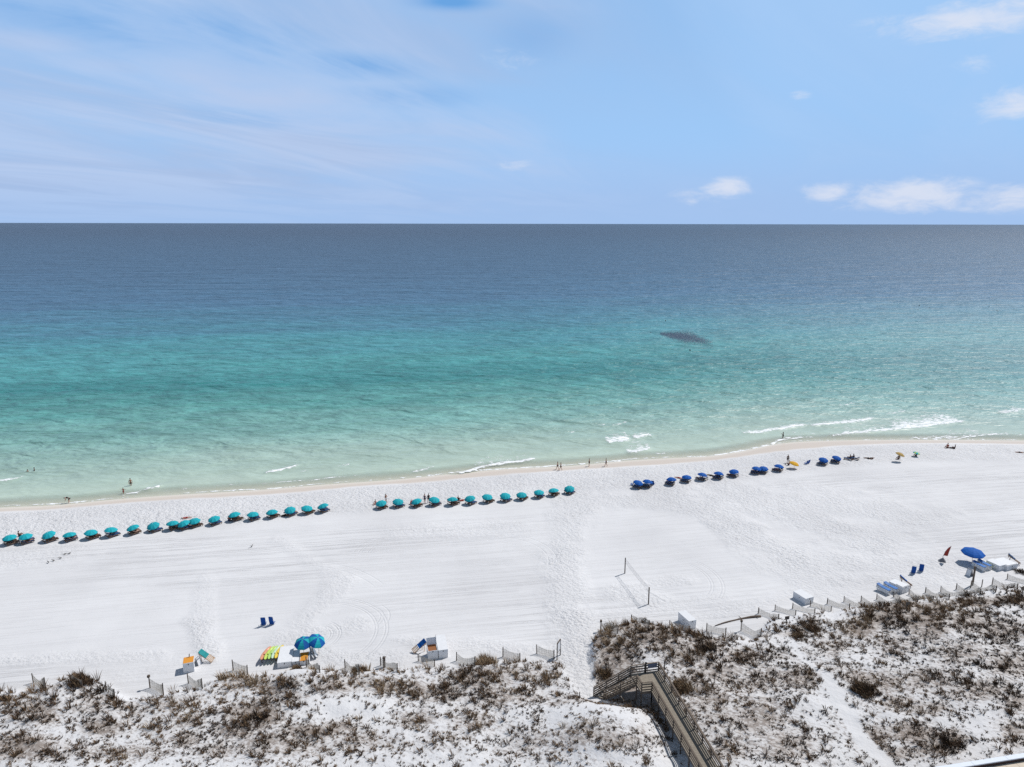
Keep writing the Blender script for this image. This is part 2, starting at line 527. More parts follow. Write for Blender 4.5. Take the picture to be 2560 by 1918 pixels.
# ================================================================== sand (one sheet, sea bed included)
VEG = [  # photo-pixel blobs of the dune growth: x, y, rx, ry, density
    (40, 1800, 70, 40, .55), (110, 1800, 60, 40, .8), (60, 1880, 90, 28, 1.0), (20, 1770, 60, 12, .9), (110, 1748, 60, 10, .8), (200, 1705, 36, 24, .9), (230, 1775, 90, 40, .6),
    (260, 1835, 60, 26, .9), (330, 1785, 80, 40, .45), (400, 1840, 90, 30, .4), (470, 1868, 50, 24, .8), (480, 1760, 60, 20, .5), (560, 1705, 60, 26, .9), (600, 1730, 70, 26, .9), (655, 1740, 60, 18, .9),
    (640, 1805, 80, 48, 1.15), (590, 1845, 70, 30, .9), (700, 1752, 60, 26, .95), (740, 1780, 60, 22, .9), (835, 1740, 50, 26, .8), (820, 1690, 28, 14, .7), (900, 1725, 60, 24, .6), (960, 1735, 60, 24, .75),
    (1040, 1745, 60, 26, .8), (1110, 1750, 70, 30, .75), (780, 1850, 110, 22, .85), (850, 1838, 50, 18, .9), (700, 1880, 150, 40, .7), (550, 1895, 100, 30, .6), (1040, 1815, 60, 30, .75), (980, 1880, 60, 28, .4),
    (1200, 1720, 110, 40, .75), (1330, 1710, 110, 40, .5), (1260, 1765, 110, 36, .7), (1190, 1820, 80, 40, .55), (1120, 1870, 80, 34, .4), (1330, 1770, 80, 26, .5), (1460, 1770, 60, 16, .75), (1400, 1785, 60, 14, .7),
    (1450, 1880, 120, 40, .6), (1330, 1880, 100, 40, .5), (1540, 1900, 70, 24, .7), (1600, 1880, 60, 30, .5),
    (1500, 1615, 50, 34, .9), (1540, 1660, 60, 50, 1.0), (1500, 1690, 44, 34, .9), (1580, 1590, 60, 30, .8), (1640, 1620, 80, 40, 1.0), (1660, 1590, 70, 22, .8), (1770, 1625, 60, 34, 1.05), (1720, 1660, 70, 40, .8),
    (1760, 1580, 60, 16, .6), (1820, 1600, 50, 20, .5), (1860, 1660, 80, 40, .75), (1800, 1700, 90, 40, .75), (1900, 1720, 90, 50, .65), (1740, 1720, 60, 40, .7), (1720, 1790, 50, 60, .55), (1800, 1800, 90, 60, .55),
    (1890, 1810, 90, 60, .75), (1960, 1880, 90, 50, .7), (1830, 1880, 80, 40, .6), (1900, 1610, 24, 16, .8), (1910, 1500, 30, 8, .0), (2000, 1590, 24, 12, .9), (2030, 1573, 20, 16, 1.0), (1985, 1600, 40, 8, .8), (1950, 1650, 60, 40, .5),
    (2000, 1720, 70, 40, .8), (2000, 1660, 60, 30, .45), (1960, 1540, 40, 10, .5), (2020, 1530, 22, 8, .7), (2160, 1525, 20, 14, 1.0), (2190, 1540, 40, 14, .9), (2240, 1545, 60, 22, 1.0), (2150, 1590, 50, 30, 1.1), (2210, 1570, 70, 24, 1.1),
    (2300, 1580, 70, 34, 1.1), (2330, 1550, 50, 16, 1.1), (2440, 1528, 70, 14, 1.15), (2520, 1522, 60, 14, 1.1), (2320, 1610, 60, 30, .9), (2420, 1580, 80, 36, .8), (2500, 1600, 80, 40, .8), (2230, 1640, 80, 40, .65), (2400, 1660, 100, 40, .65), (2520, 1680, 80, 50, .75),
    (2140, 1720, 70, 26, .9), (2200, 1730, 80, 34, .75), (2320, 1720, 100, 40, .65), (2450, 1750, 100, 36, .75), (2540, 1770, 50, 30, .8), (2250, 1780, 80, 26, .65), (2330, 1790, 60, 20, .7), (2290, 1850, 70, 28, 1.1), (2380, 1860, 60, 30, 1.15),
    (2190, 1860, 60, 34, .8), (2230, 1895, 80, 22, .8), (2340, 1890, 80, 20, .9), (2480, 1840, 60, 28, .55), (2530, 1850, 50, 40, .7), (1578, 1742, 40, 20, 1.4), (1630, 1772, 34, 34, 1.3), (1600, 1765, 40, 14, 1.2), (1670, 1830, 24, 24, .8), (1715, 1880, 20, 24, .6), (1574, 1722, 24, 14, 1.4), (300, 1890, 200, 30, .6), (60, 1905, 120, 20, .8), (480, 1820, 60, 24, .6), (900, 1870, 80, 26, .6), (420, 1780, 80, 24, .5), (1250, 1700, 160, 16, .6), (1720, 1850, 60, 30, .5), (1780, 1760, 80, 40, .7), (2090, 1820, 40, 50, .35), (2080, 1640, 60, 40, .55), (2070, 1700, 60, 30, .6),
    (2480, 1500, 60, 8, .4), (2350, 1500, 60, 8, .6), (2420, 1480, 40, 7, .6), (2270, 1525, 30, 8, .7), (2530, 1480, 30, 8, .5), (2100, 1520, 40, 6, .5), (2230, 1510, 50, 6, .6)]
BARE = [(855, 1790, 110, 20, .9), (1480, 1815, 80, 26, .75), (1300, 1800, 60, 16, .4), (1900, 1620, 44, 18, .5), (2085, 1755, 30, 36, .9), (2085, 1548, 36, 26, 1.0), (2440, 1840, 40, 50, .7), (620, 1757, 34, 12, .6), (560, 1770, 40, 14, .5),
        (2240, 1875, 14, 12, .8), (2420, 1500, 70, 12, .7), (760, 1700, 70, 16, .8), (470, 1725, 110, 20, .6), (380, 1745, 80, 16, .9), (2170, 1650, 40, 16, .4), (1650, 1800, 0.1, 0.1, 0), (1845, 1625, 60, 10, .4), (2360, 1830, 40, 16, .5), (150, 1770, 60, 12, .5), (300, 1870, 80, 16, .3)]


def lanes(px, py):
    """Footpath through the right-hand dunes."""
    xc = np.interp(py, [1690, 1740, 1800, 1860, 1918, 2000], [2050, 2080, 2110, 2150, 2205, 2290]); hw = np.interp(py, [1690, 1918], [12, 24])
    a = sstep(1.3, .7, np.abs(px - xc) / hw) * sstep(1690, 1712, py)
    xc2 = np.interp(py, [1600, 1650, 1700], [1960, 1985, 2045])
    b = sstep(1.4, .6, np.abs(px - xc2) / 12) * sstep(1600, 1620, py) * sstep(1715, 1690, py)
    return np.maximum(a, .8 * b)


def veg_density(px, py):
    d = np.full_like(px, .25)
    s = np.zeros_like(px)
    for (a, b, rx, ry, w) in VEG:
        s = np.maximum(s, w * np.exp(-.9 * (((px - a) / rx) ** 2 + ((py - b) / ry) ** 2)))
    d = d + s
    for (a, b, rx, ry, w) in BARE:
        d = d * (1 - w * np.exp(-.8 * (((px - a) / rx) ** 2 + ((py - b) / ry) ** 2)))
    return d * (1 - .96 * lanes(px, py))


FOOT = [((1440, 1760), (1438, 1640), 60, 1.), ((1438, 1640), (1425, 1540), 70, 1.), ((1425, 1540), (1410, 1400), 60, .8), ((1410, 1400), (1440, 1270), 55, .85), ((1440, 1270), (1480, 1190), 70, .9),
        ((1440, 1640), (1180, 1610), 40, .6), ((1440, 1640), (1000, 1600), 40, .45), ((1440, 1560), (1800, 1490), 50, .4), ((1560, 1480), (1640, 1500), 60, .75), ((1560, 1480), (1700, 1450), 40, .5),
        ((1640, 1210), (2000, 1400), 70, 1.), ((1800, 1220), (2200, 1360), 90, 1.), ((2000, 1250), (2330, 1300), 90, .9), ((2000, 1400), (2400, 1420), 70, .8), ((1900, 1400), (2100, 1490), 60, .6), ((1440, 1240), (1700, 1260), 50, .8),
        ((2100, 1450), (2400, 1450), 50, .8), ((700, 1600), (900, 1560), 40, .55), ((500, 1560), (520, 1640), 40, .7), ((520, 1450), (500, 1600), 30, .35), ((760, 1560), (860, 1450), 40, .5), ((0, 1650), (400, 1640), 40, .5),
        ((850, 1450), (700, 1350), 30, .3), ((0, 1400), (200, 1360), 60, .4), ((1000, 1330), (1300, 1320), 50, .5), ((800, 1640), (1000, 1640), 50, .6), ((1560, 1600), (2000, 1480), 40, .5), ((300, 1690), (460, 1650), 40, .25)]


def foot_mask(px, py, x, y):
    f = np.zeros_like(px); wob = fbm(x / 3.2, y / 3.2, 3)
    for (a, b, w, g) in FOOT:
        ax, ay = a; bx, by = b
        t = np.clip(((px - ax) * (bx - ax) + (py - ay) * (by - ay) * 4) / ((bx - ax) ** 2 + 4 * (by - ay) ** 2), 0, 1)
        dd = np.hypot(px - ax - t * (bx - ax), 2 * (py - ay - t * (by - ay)))
        dd = dd + 1.1 * w * (wob - .5)
        f = np.maximum(f, g * sstep(w * 1.25, w * .2, dd))
    d = yD(x) - y
    f = np.maximum(f, 1.0 * sstep(.3, 1.6, d) * sstep(17, 12, d))          # trampled band by the water
    return f


xs = np.concatenate([[-900, -650, -450, -330, -260, -210, -175, -155], np.arange(-140, 150, .42), [155, 175, 210, 260, 330, 450, 650, 900]])
ys = np.concatenate([[-700, -400, -200, -100, -50, -10, 15, 30, 40, 46], np.arange(50, 168, .36), [170, 174, 180, 190, 205, 230, 270, 330, 420, 560, 800]])
GX, GY = np.meshgrid(xs, ys); gx = GX.ravel(); gy = GY.ravel()
gzv = ground(gx, gy)
mk, ppx, ppy = dune_mask(gx, gy)
wet = sstep(.9, -.5, (yD(gx) - gy) + 1.1 * (fbm(gx / 5, gy / 2.) - .5))
swash = sstep(2.2, .2, (yW(gx) - gy))
foot = foot_mask(ppx, ppy, gx, gy) * (1 - wet) * (.75 + .6 * fbm(gx / 4., gy / 4.))
groom = (1 - mk) * sstep(14, 20, yD(gx) - gy) * (1 - .8 * np.clip(foot, 0, 1))
vegd = mk * veg_density(ppx, ppy)
M_sand, nt, b, out = new_mat('white beach sand')
at = lambda n_: node(nt, 'ShaderNodeAttribute', attribute_name=n_).outputs['Fac']
a_foot, a_wet, a_groom, a_veg, a_swash, a_mk = at('foot'), at('wet'), at('groom'), at('veg'), at('swash'), at('dune')
geo = node(nt, 'ShaderNodeNewGeometry'); pos = geo.outputs['Position']


def tnoise(sc, detail=4., rough=.55, rot=0.0, stretch=(1, 1, 1), dist=0.0):
    vr_ = node(nt, 'ShaderNodeVectorRotate', {'Vector': pos, 'Angle': rot}, rotation_type='Z_AXIS')
    mp_ = node(nt, 'ShaderNodeMapping', {'Vector': vr_.outputs[0], 'Scale': stretch})
    return node(nt, 'ShaderNodeTexNoise', {'Vector': mp_.outputs[0], 'Scale': sc, 'Detail': detail, 'Roughness': rough, 'Distortion': dist}).outputs['Fac']


n_big = tnoise(.06, 4.); n_mid = tnoise(.5, 4.); n_fine = tnoise(7., 3.)
n_foot = tnoise(1.9, 3., .6, .3, (1., 1.25, 1))
n_foot2 = tnoise(.9, 2., .5, 1.1)
# drawn-out rake and tyre lines that run along the beach
rk = [tnoise(1.0, 5., .7, R(-9.5), (.012, .75, 0.0)), tnoise(1.0, 3., .7, R(-6.0), (.010, 1.5, 0.0)), tnoise(1.0, 3., .6, R(-12.5), (.02, .9, 0.0))]
line1 = mrange(nt, mth(nt, 'ABSOLUTE', mth(nt, 'SUBTRACT', rk[0], .5)), .0, .026, 1., 0.)
line2 = mrange(nt, mth(nt, 'ABSOLUTE', mth(nt, 'SUBTRACT', rk[2], .52)), .0, .014, 1., 0.)
patch = mrange(nt, tnoise(.035, 3., .5, R(-9), (.35, 1, 1)), .42, .6)
lines = mth(nt, 'MULTIPLY', mth(nt, 'MAXIMUM', mth(nt, 'MULTIPLY', line1, patch), mth(nt, 'MULTIPLY', line2, .5)), a_groom)
# tyre arcs where the beach cart has turned: centre, radius, start, end angle
sx, sy, sz_ = node(nt, 'ShaderNodeSeparateXYZ', {0: pos}).outputs


def arc(c, r, a0, a1, offs, w=.13):
    dx = mth(nt, 'SUBTRACT', sx, c[0]); dy = mth(nt, 'SUBTRACT', sy, c[1])
    dd = mth(nt, 'SQRT', mth(nt, 'ADD', mth(nt, 'MULTIPLY', dx, dx), mth(nt, 'MULTIPLY', dy, dy)))
    an = mth(nt, 'ARCTAN2', dy, dx)
    gate = mth(nt, 'MULTIPLY', mrange(nt, an, a0, a0 + .12), mrange(nt, an, a1 - .12, a1, 1., 0.))
    o = None
    for q in offs:
        l = mrange(nt, mth(nt, 'ABSOLUTE', mth(nt, 'SUBTRACT', dd, r + q)), w * .35, w * 1.1, 1., 0.)
        o = l if o is None else mth(nt, 'MAXIMUM', o, l)
    return mth(nt, 'MULTIPLY', o, gate)


def gp(px, py):
    q = unproj(px, py, 0); return (float(q[0]), float(q[1]))


ars = None
for (pc, r, a0, a1, offs) in [((790, 1585), 7.2, -.9, 2.0, (0, .35, 1.3, 1.65)), ((900, 1545), 2.6, -1.2, 1.0, (0, .4, 1.2)), ((1020, 1385), 6.0, 2.0, 3.12, (0, .4, 1.4, 1.8, 2.6)),
                               ((1240, 1400), 8.0, -.2, 1.4, (0, 1.3)), ((1650, 1450), 7.0, -.7, .8, (0, .4, 1.5, 1.9)), ((650, 1560), 16., .6, 1.5, (0, 1.3)), ((780, 1590), 2.2, -1.2, 1.2, (0, .3, 1.0, 1.3))]:
    q = arc(gp(*pc), r, a0, a1, offs); ars = q if ars is None else mth(nt, 'MAXIMUM', ars, q)
ars = mth(nt, 'MULTIPLY', ars, mth(nt, 'SUBTRACT', 1., a_mk))
dry = ramp(nt, n_big, [(.3, SAND_A), (.7, SAND_B)])
dry = mixc(nt, mrange(nt, n_fine, .35, .75, 0., .14), dry, (.50, .49, .48))
dry = mixc(nt, mth(nt, 'MULTIPLY', lines, .40), dry, (.40, .385, .385))  # shade of the shallow grooves put into the sand colour
dry = mixc(nt, mth(nt, 'MULTIPLY', mth(nt, 'MULTIPLY', mrange(nt, n_foot, .50, .66), a_foot), .20), dry, (.42, .40, .385))
specks = mth(nt, 'MULTIPLY', mrange(nt, tnoise(2.6, 2., .5), .64, .70), mth(nt, 'MULTIPLY', mrange(nt, n_mid, .5, .65), mrange(nt, a_foot, .15, .7)))
dry = mixc(nt, mth(nt, 'MULTIPLY', specks, .65), dry, (.25, .22, .20))
litter = mth(nt, 'MULTIPLY', mrange(nt, mth(nt, 'ADD', a_veg, mth(nt, 'MULTIPLY', mth(nt, 'SUBTRACT', tnoise(1.6, 4., .6), .5), 1.3)), .35, 1.1), .55)
dry = mixc(nt, mth(nt, 'MULTIPLY', litter, mrange(nt, a_mk, .2, .6)), dry, (.33, .275, .23))
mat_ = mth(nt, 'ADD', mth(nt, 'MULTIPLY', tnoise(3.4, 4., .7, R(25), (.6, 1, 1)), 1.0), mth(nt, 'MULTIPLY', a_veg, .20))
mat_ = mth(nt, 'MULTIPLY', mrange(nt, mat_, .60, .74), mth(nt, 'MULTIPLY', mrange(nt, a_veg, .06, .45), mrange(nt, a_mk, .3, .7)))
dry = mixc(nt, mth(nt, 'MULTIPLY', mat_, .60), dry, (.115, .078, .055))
damp = mth(nt, 'MULTIPLY', mrange(nt, tnoise(.09, 5., .62, R(-9), (.4, 1, 1), .6), .52, .72), mth(nt, 'SUBTRACT', 1., a_mk))
dry = mixc(nt, mth(nt, 'MULTIPLY', damp, .16), dry, (.43, .415, .42))
wetc = mixc(nt, a_swash, (.56, .48, .405), (.62, .56, .48))
colr = mixc(nt, a_wet, dry, wetc)
nt.links.new(colr, b.inputs['Base Color'])
nt.links.new(mrange(nt, a_wet, 0, 1, .95, .42), b.inputs['Roughness'])
b.inputs['Specular IOR Level'].default_value = .25
hf = mth(nt, 'MULTIPLY', mth(nt, 'ADD', mth(nt, 'MULTIPLY', n_foot, .34), mth(nt, 'MULTIPLY', n_foot2, .22)), a_foot)
hh = mth(nt, 'ADD', hf, mth(nt, 'MULTIPLY', n_fine, .012))
hh = mth(nt, 'ADD', hh, mth(nt, 'MULTIPLY', n_mid, .05))
hh = mth(nt, 'ADD', hh, mth(nt, 'MULTIPLY', rk[1], mth(nt, 'MULTIPLY', a_groom, .07)))
hh = mth(nt, 'SUBTRACT', hh, mth(nt, 'MULTIPLY', lines, .025))
hh = mth(nt, 'SUBTRACT', hh, mth(nt, 'MULTIPLY', ars, .026))
hh = mth(nt, 'ADD', hh, mth(nt, 'MULTIPLY', tnoise(1.1, 4., .6), mth(nt, 'MULTIPLY', a_mk, .16)))
hh = mth(nt, 'MULTIPLY', hh, mrange(nt, a_wet, 0, 1, 1., .12))
bp = node(nt, 'ShaderNodeBump', {'Height': hh, 'Strength': 1., 'Distance': 1.0}); nt.links.new(bp.outputs[0], b.inputs['Normal'])
me = np_mesh('beach', np.stack([gx, gy, gzv], 1), grid_faces(len(ys), len(xs)), M_sand,
             {'foot': foot, 'wet': wet, 'groom': groom, 'veg': vegd, 'swash': swash, 'dune': mk})
beach = put('beach', me, None); tag(beach, 'white sand beach and dunes sloping down to the sea', kind='structure')

# ================================================================== sea
us = np.concatenate([[-1.2, -.8, -.4], np.arange(0, 62, .42)]); g = [us[-1]]
while g[-1] < 90000:
    g.append(g[-1] * 1.03 + .2)
us = np.concatenate([us, g[1:]])
ts = np.concatenate([[-1, -.8, -.65, -.56], np.linspace(-.5, .5, 640), [.56, .65, .8, 1]])
UU, TT = np.meshgrid(us, ts, indexing='ij')
wx = (TT * (290 + 2.2 * np.maximum(UU, 0))).ravel(); uu = UU.ravel()
wy = yW(np.clip(wx, -330, 330)) + uu
uu_n = uu * .965
tone = np.log(1 + np.maximum(uu_n, 0) / 8) / math.log(1 + 4000 / 8)
FOAMS = [  # photo-pixel lines of broken water: points, seaward spread (m), strength
    ([(1845, 1086), (1896, 1083), (1949, 1075), (2006, 1066), (2030, 1062)], 2.6, 1.), ([(2010, 1066), (2087, 1062), (2132, 1058), (2182, 1050), (2200, 1045)], 2.6, 1.),
    ([(2044, 1097), (2097, 1090), (2154, 1083), (2252, 1074), (2309, 1070), (2358, 1062), (2432, 1050)], 2.2, .95), ([(2230, 1076), (2309, 1070), (2358, 1062), (2425, 1051)], 7.5, .95),
    ([(1700, 1149), (1740, 1147), (1787, 1143), (1833, 1137), (1900, 1123), (1925, 1113), (1949, 1102), (1977, 1097), (2041, 1093)], 1.3, .95), ([(2256, 1098), (2330, 1096.5), (2397, 1094), (2457, 1088), (2520, 1086), (2570, 1087)], 1.5, .85),
    ([(2360, 1090), (2400, 1086), (2460, 1080)], 5., .5), ([(2100, 1078), (2160, 1076), (2240, 1070)], 7., .46), ([(1960, 1088), (2000, 1088), (2060, 1086)], 5., .42), ([(2420, 1092), (2480, 1088), (2580, 1088)], 5., .42),
    ([(2500, 1036), (2530, 1031), (2570, 1024)], 3., .9), ([(2090, 1018), (2130, 1009), (2165, 999)], 1.8, .62), ([(2215, 1038), (2245, 1032), (2275, 1022)], 1.6, .6), ([(1787, 1047), (1830, 1035), (1880, 1018)], 1.6, .42),
    ([(2193, 997), (2235, 984)], 1.4, .5), ([(2203, 1100.5), (2300, 1099), (2400, 1100), (2500, 1100), (2580, 1101)], .6, .7),
    ([(1513, 1103), (1524, 1109), (1551, 1105), (1578, 1098)], 5., 1.), ([(1584, 1098), (1605, 1095), (1629, 1090)], 3.2, 1.), ([(1564, 1131), (1576, 1135), (1604, 1129), (1631, 1122)], 4.5, .86), ([(1577, 1127), (1604, 1123), (1625, 1118)], 9., .55),
    ([(1640, 1136), (1660, 1134), (1684, 1128)], 1.1, .75), ([(1427, 1082), (1454, 1073)], 1.3, .6), ([(1494, 1064), (1512, 1062)], 1.2, .6), ([(1528, 1064), (1550, 1060), (1574, 1052)], 1.4, .62), ([(1600, 1042), (1640, 1040)], 1.2, .45),
    ([(1441, 1166), (1460, 1163), (1501, 1163), (1538, 1157), (1562, 1152)], 1.1, .8), ([(-20, 1207), (20, 1205), (43, 1199)], 1.6, .95), ([(308, 1237), (330, 1234), (347, 1230)], 1.2, .8), ([(362, 1227), (378, 1225), (392, 1221)], 2.0, .95),
    ([(264, 1253), (300, 1250), (329, 1244)], .8, .7), ([(185, 1260), (226, 1256)], .8, .55), ([(660, 1186), (700, 1178), (743, 1168)], 2.0, 1.), ([(1030, 1182), (1060, 1174), (1087, 1165)], 1.3, .8), ([(748, 1181), (768, 1178)], .8, .6),
    ([(1117, 1190), (1157, 1187), (1200, 1174), (1250, 1162), (1300, 1157), (1360, 1146)], 1.6, 1.), ([(1170, 1168), (1230, 1158), (1300, 1150), (1350, 1143)], 4.5, .5), ([(1215, 1126), (1240, 1119)], 1., .5), ([(845, 1165), (873, 1161)], 1., .65), ([(1660, 1150), (1690, 1147), (1730, 1145)], .7, .5),
    ([(480, 1237), (530, 1233)], .6, .45), ([(630, 1228), (644, 1226.5)], .6, .6), ([(1020, 1199), (1060, 1193), (1117, 1189)], .8, .7)]
near = uu < 60
foam = np.zeros_like(uu); lift = np.zeros_like(uu)
nx, ny = wx[near], wy[near]
jit = 1.7 * (fbm(nx / 2.2, ny / 9., 3) - .5)
fn = np.zeros(near.sum()); ln = np.zeros(near.sum())
for pts, w_, s_ in FOAMS:
    q = np.array([unproj(a, b_, SEA) for a, b_ in pts]); q = q[np.argsort(q[:, 0])]
    yl = np.interp(nx, q[:, 0], q[:, 1]); x0, x1 = q[0, 0], q[-1, 0]; L = x1 - x0
    tp = sstep(0, .18 * L, nx - x0 + .4) * sstep(0, .18 * L, x1 - nx + .4)
    dy = ny - yl + jit
    v_ = s_ * tp * np.where(dy < 0, 1 - sstep(0, .5, -dy), np.exp(-(dy / (1.4 * w_)) ** 2))
    fn = np.maximum(fn, v_)
    if s_ > .8 and w_ > 1.5:
        ln = np.maximum(ln, tp * np.exp(-((dy - .5) / 1.1) ** 2) * .32)
wash = np.exp(-((uu[near] - .7 - 1.6 * (fbm(nx / 11., nx * 0 + 3.3, 3) - .5)) / .42) ** 2) * (.45 + .80 * fbm(nx / 17., nx * 0 + 8.1, 3))
wash2 = np.exp(-((uu[near] - 3.2 - 4.5 * (fbm(nx / 15., nx * 0 + 21.3, 3) - .5)) / .4) ** 2) * np.clip(1.6 * fbm(nx / 12., nx * 0 + 31.1, 3) - .50, 0, 1) * 1.0
fn = np.maximum(fn, np.maximum(wash, wash2))
foam[near] = fn; lift[near] = ln
wz = SEA + lift
M_sea, nt, b, out = new_mat('sea water')
geo = node(nt, 'ShaderNodeNewGeometry'); pos = geo.outputs['Position']
a_tone, a_foam, a_off = at('tone'), at('foam'), at('offshore')
U0 = lambda u: math.log(1 + u / 8) / math.log(1 + 4000 / 8)
drift = tnoise(.02, 4., .55, R(-10), (.25, 1.3, 1)); drift2 = tnoise(.10, 4., .6, R(-12), (.22, 1.2, 1))
tv = mth(nt, 'ADD', a_tone, mth(nt, 'MULTIPLY', mth(nt, 'SUBTRACT', drift, .5), .085))
tv = mth(nt, 'ADD', tv, mth(nt, 'MULTIPLY', mth(nt, 'SUBTRACT', drift2, .5), .05))
wcol = ramp(nt, tv, [(U0(u), c) for u, c in SEA_RAMP])
rip = mth(nt, 'ADD', mth(nt, 'MULTIPLY', tnoise(.36, 3., .65, R(-16), (.55, 1., 1), .5), .40), mth(nt, 'MULTIPLY', tnoise(.13, 3., .65, R(14), (.6, 1., 1), .5), .38))
rip = mth(nt, 'ADD', rip, mth(nt, 'MULTIPLY', tnoise(.045, 3., .6, R(-18), (.28, 1., 1), .5), .22))
rip = mth(nt, 'MULTIPLY', mth(nt, 'SUBTRACT', rip, .5), mrange(nt, a_off, 2., 60., .6, 2.5))
wcol = node(nt, 'ShaderNodeHueSaturation', {'Color': wcol, 'Value': mth(nt, 'ADD', rip, 1.0)}).outputs[0]  # light and dark of the ripples put into the colour, besides the bump
sun_sheen = mth(nt, 'MULTIPLY', mth(nt, 'MULTIPLY', mrange(nt, node(nt, 'ShaderNodeSeparateXYZ', {0: pos}).outputs[0], 0., 260.), mrange(nt, a_tone, U0(420), U0(120))), .55)
wcol = mixc(nt, sun_sheen, wcol, (.185, .285, .315))  # pale sun sheen towards the right, mixed into the water's base colour
fz = tnoise(1.3, 5., .65, R(-8), (.6, 1.2, 1), .4)
fmask = mrange(nt, mth(nt, 'ADD', a_foam, mth(nt, 'MULTIPLY', mth(nt, 'SUBTRACT', fz, .5), 2.8)), .56, .90)
fmask = mth(nt, 'MULTIPLY', fmask, mrange(nt, a_foam, .05, .25))
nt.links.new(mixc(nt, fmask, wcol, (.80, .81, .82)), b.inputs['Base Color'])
nt.links.new(mrange(nt, fmask, 0, 1, SEA_ROUGH, .9), b.inputs['Roughness'])
b.inputs['IOR'].default_value = 1.333
nt.links.new(mrange(nt, a_tone, U0(60), U0(900), SEA_SPEC[0], SEA_SPEC[1]), b.inputs['Specular IOR Level'])


def wv(rot, sc, amp, detail=3., st=(.28, 1., 1)):
    return mth(nt, 'MULTIPLY', tnoise(sc, detail, .55, rot, st, .3), amp)


h_ = mth(nt, 'ADD', wv(R(-16), .50, .95, 3., (.5, 1., 1)), wv(R(14), .16, 2.6, 3., (.55, 1., 1)))
h_ = mth(nt, 'ADD', h_, wv(R(-8), 1.7, .2))
h_ = mth(nt, 'ADD', h_, mth(nt, 'MULTIPLY', wv(R(-4), .045, 8.0, 4.), mrange(nt, a_tone, U0(120), U0(600), .15, 1.)))
h_ = mth(nt, 'MULTIPLY', h_, mrange(nt, a_off, 0., 40., .22, 1.))
h_ = mth(nt, 'ADD', h_, mth(nt, 'MULTIPLY', mth(nt, 'MULTIPLY', fz, fmask), .10))
bp = node(nt, 'ShaderNodeBump', {'Height': h_, 'Strength': SEA_BUMP, 'Distance': 1.0}); nt.links.new(bp.outputs[0], b.inputs['Normal'])
tr = node(nt, 'ShaderNodeBsdfTransparent'); tr.inputs[0].default_value = (.93, .97, .95, 1)
opac = mth(nt, 'MAXIMUM', mrange(nt, a_off, -.6, 6., .05, 1., False), fmask)
mx = node(nt, 'ShaderNodeMixShader', {0: opac, 1: tr.outputs[0], 2: b.outputs[0]}); nt.links.new(mx.outputs[0], out.inputs[0])
me = np_mesh('sea', np.stack([wx, wy, wz], 1), grid_faces(len(us), len(ts)), M_sea, {'tone': np.clip(tone, 0, 1), 'foam': foam, 'offshore': uu})
sea = put('sea', me, None); tag(sea, 'turquoise sea turning slate blue towards the horizon', kind='structure')

# school of small dark fish just under the surface
M_fish = mat('dark fish', (.035, .085, .15), .5, .25, 3.)
fv = []; ff = []
cxy = unproj(1706, 843, SEA)
fb = MB()
for i in range(8000):
    t = rng.normal(); s = rng.normal()
    px_ = 1708 + 32 * t; py_ = 842 + 6.4 * s * (1.1 - min(1, abs(px_ - 1720) / 85)) + .13 * (px_ - 1706) + max(0, (px_ - 1735)) * .25 * abs(rng.normal())
    if px_ < 1650 or px_ > 1782:
        continue
    q = unproj(px_, py_, SEA - .03); a = rng.uniform(-.6, .6); l = rng.uniform(.22, .55); w = l * .3; ca, sa = math.cos(a), math.sin(a)
    vs = [(l, 0, 0), (0, w, 0), (-l * .7, 0, 0), (0, -w, 0), (.1, 0, .1), (-l, w * .8, .02), (-l, -w * .8, .02)]
    fb.add([(q[0] + x * ca - y * sa, q[1] + x * sa + y * ca, q[2] + z) for x, y, z in vs], [(0, 1, 4), (1, 2, 4), (2, 3, 4), (3, 0, 4), (2, 5, 6), (0, 3, 2, 1)])
o = fb.build('fish_school', M_fish); tag(o, 'dark purple patch of schooling fish in the turquoise water', 'fish school', kind='stuff')

# ================================================================== umbrellas
def canopy_mesh(name, r, drop, mats, n=8, vent=False):
    """Domed canopy of n gores with a short hanging edge, a real cloth thickness, apex at z=0."""
    mb = MB(); rings = [(.0, 0), (.25, -.05), (.5, -.2), (.76, -.5), (.93, -.82), (1.0, -1.0)]
    sub = 2
    for th, sgn in ((0, 1), (-.012, -1)):
        base = len(mb.v); idx = {}
        for i, (fr, fz) in enumerate(rings):
            for k in range(n * sub):
                a = 2 * math.pi * k / (n * sub)
                s = math.cos(math.pi / n) / math.cos(((a + 1e-9) % (2 * math.pi / n)) - math.pi / n) if fr > 0 else 0
                s = 1 if k % sub == 0 else max(s, .925)
                sag = 0 if k % sub == 0 else -.02 * fr
                idx[i, k] = len(mb.v); mb.v.append((r * fr * s * math.cos(a), r * fr * s * math.sin(a), drop * fz + sag + th))
        for k in range(n * sub):
            a = 2 * math.pi * k / (n * sub); s = 1 if k % sub == 0 else .925
            idx[len(rings), k] = len(mb.v)
            mb.v.append((r * 1.005 * s * math.cos(a), r * 1.005 * s * math.sin(a), -drop - (.07 if k % sub == 0 else .095) + th * 0))
        for i in range(len(rings)):
            for k in range(n * sub):
                k2 = (k + 1) % (n * sub); q = (idx[i, k], idx[i + 1, k], idx[i + 1, k2], idx[i, k2])
                mb.f.append(q if sgn > 0 else q[::-1]); mb.mi.append((k // sub) % len(mats))
    return mb.mesh(name, mats)


POLE = {}


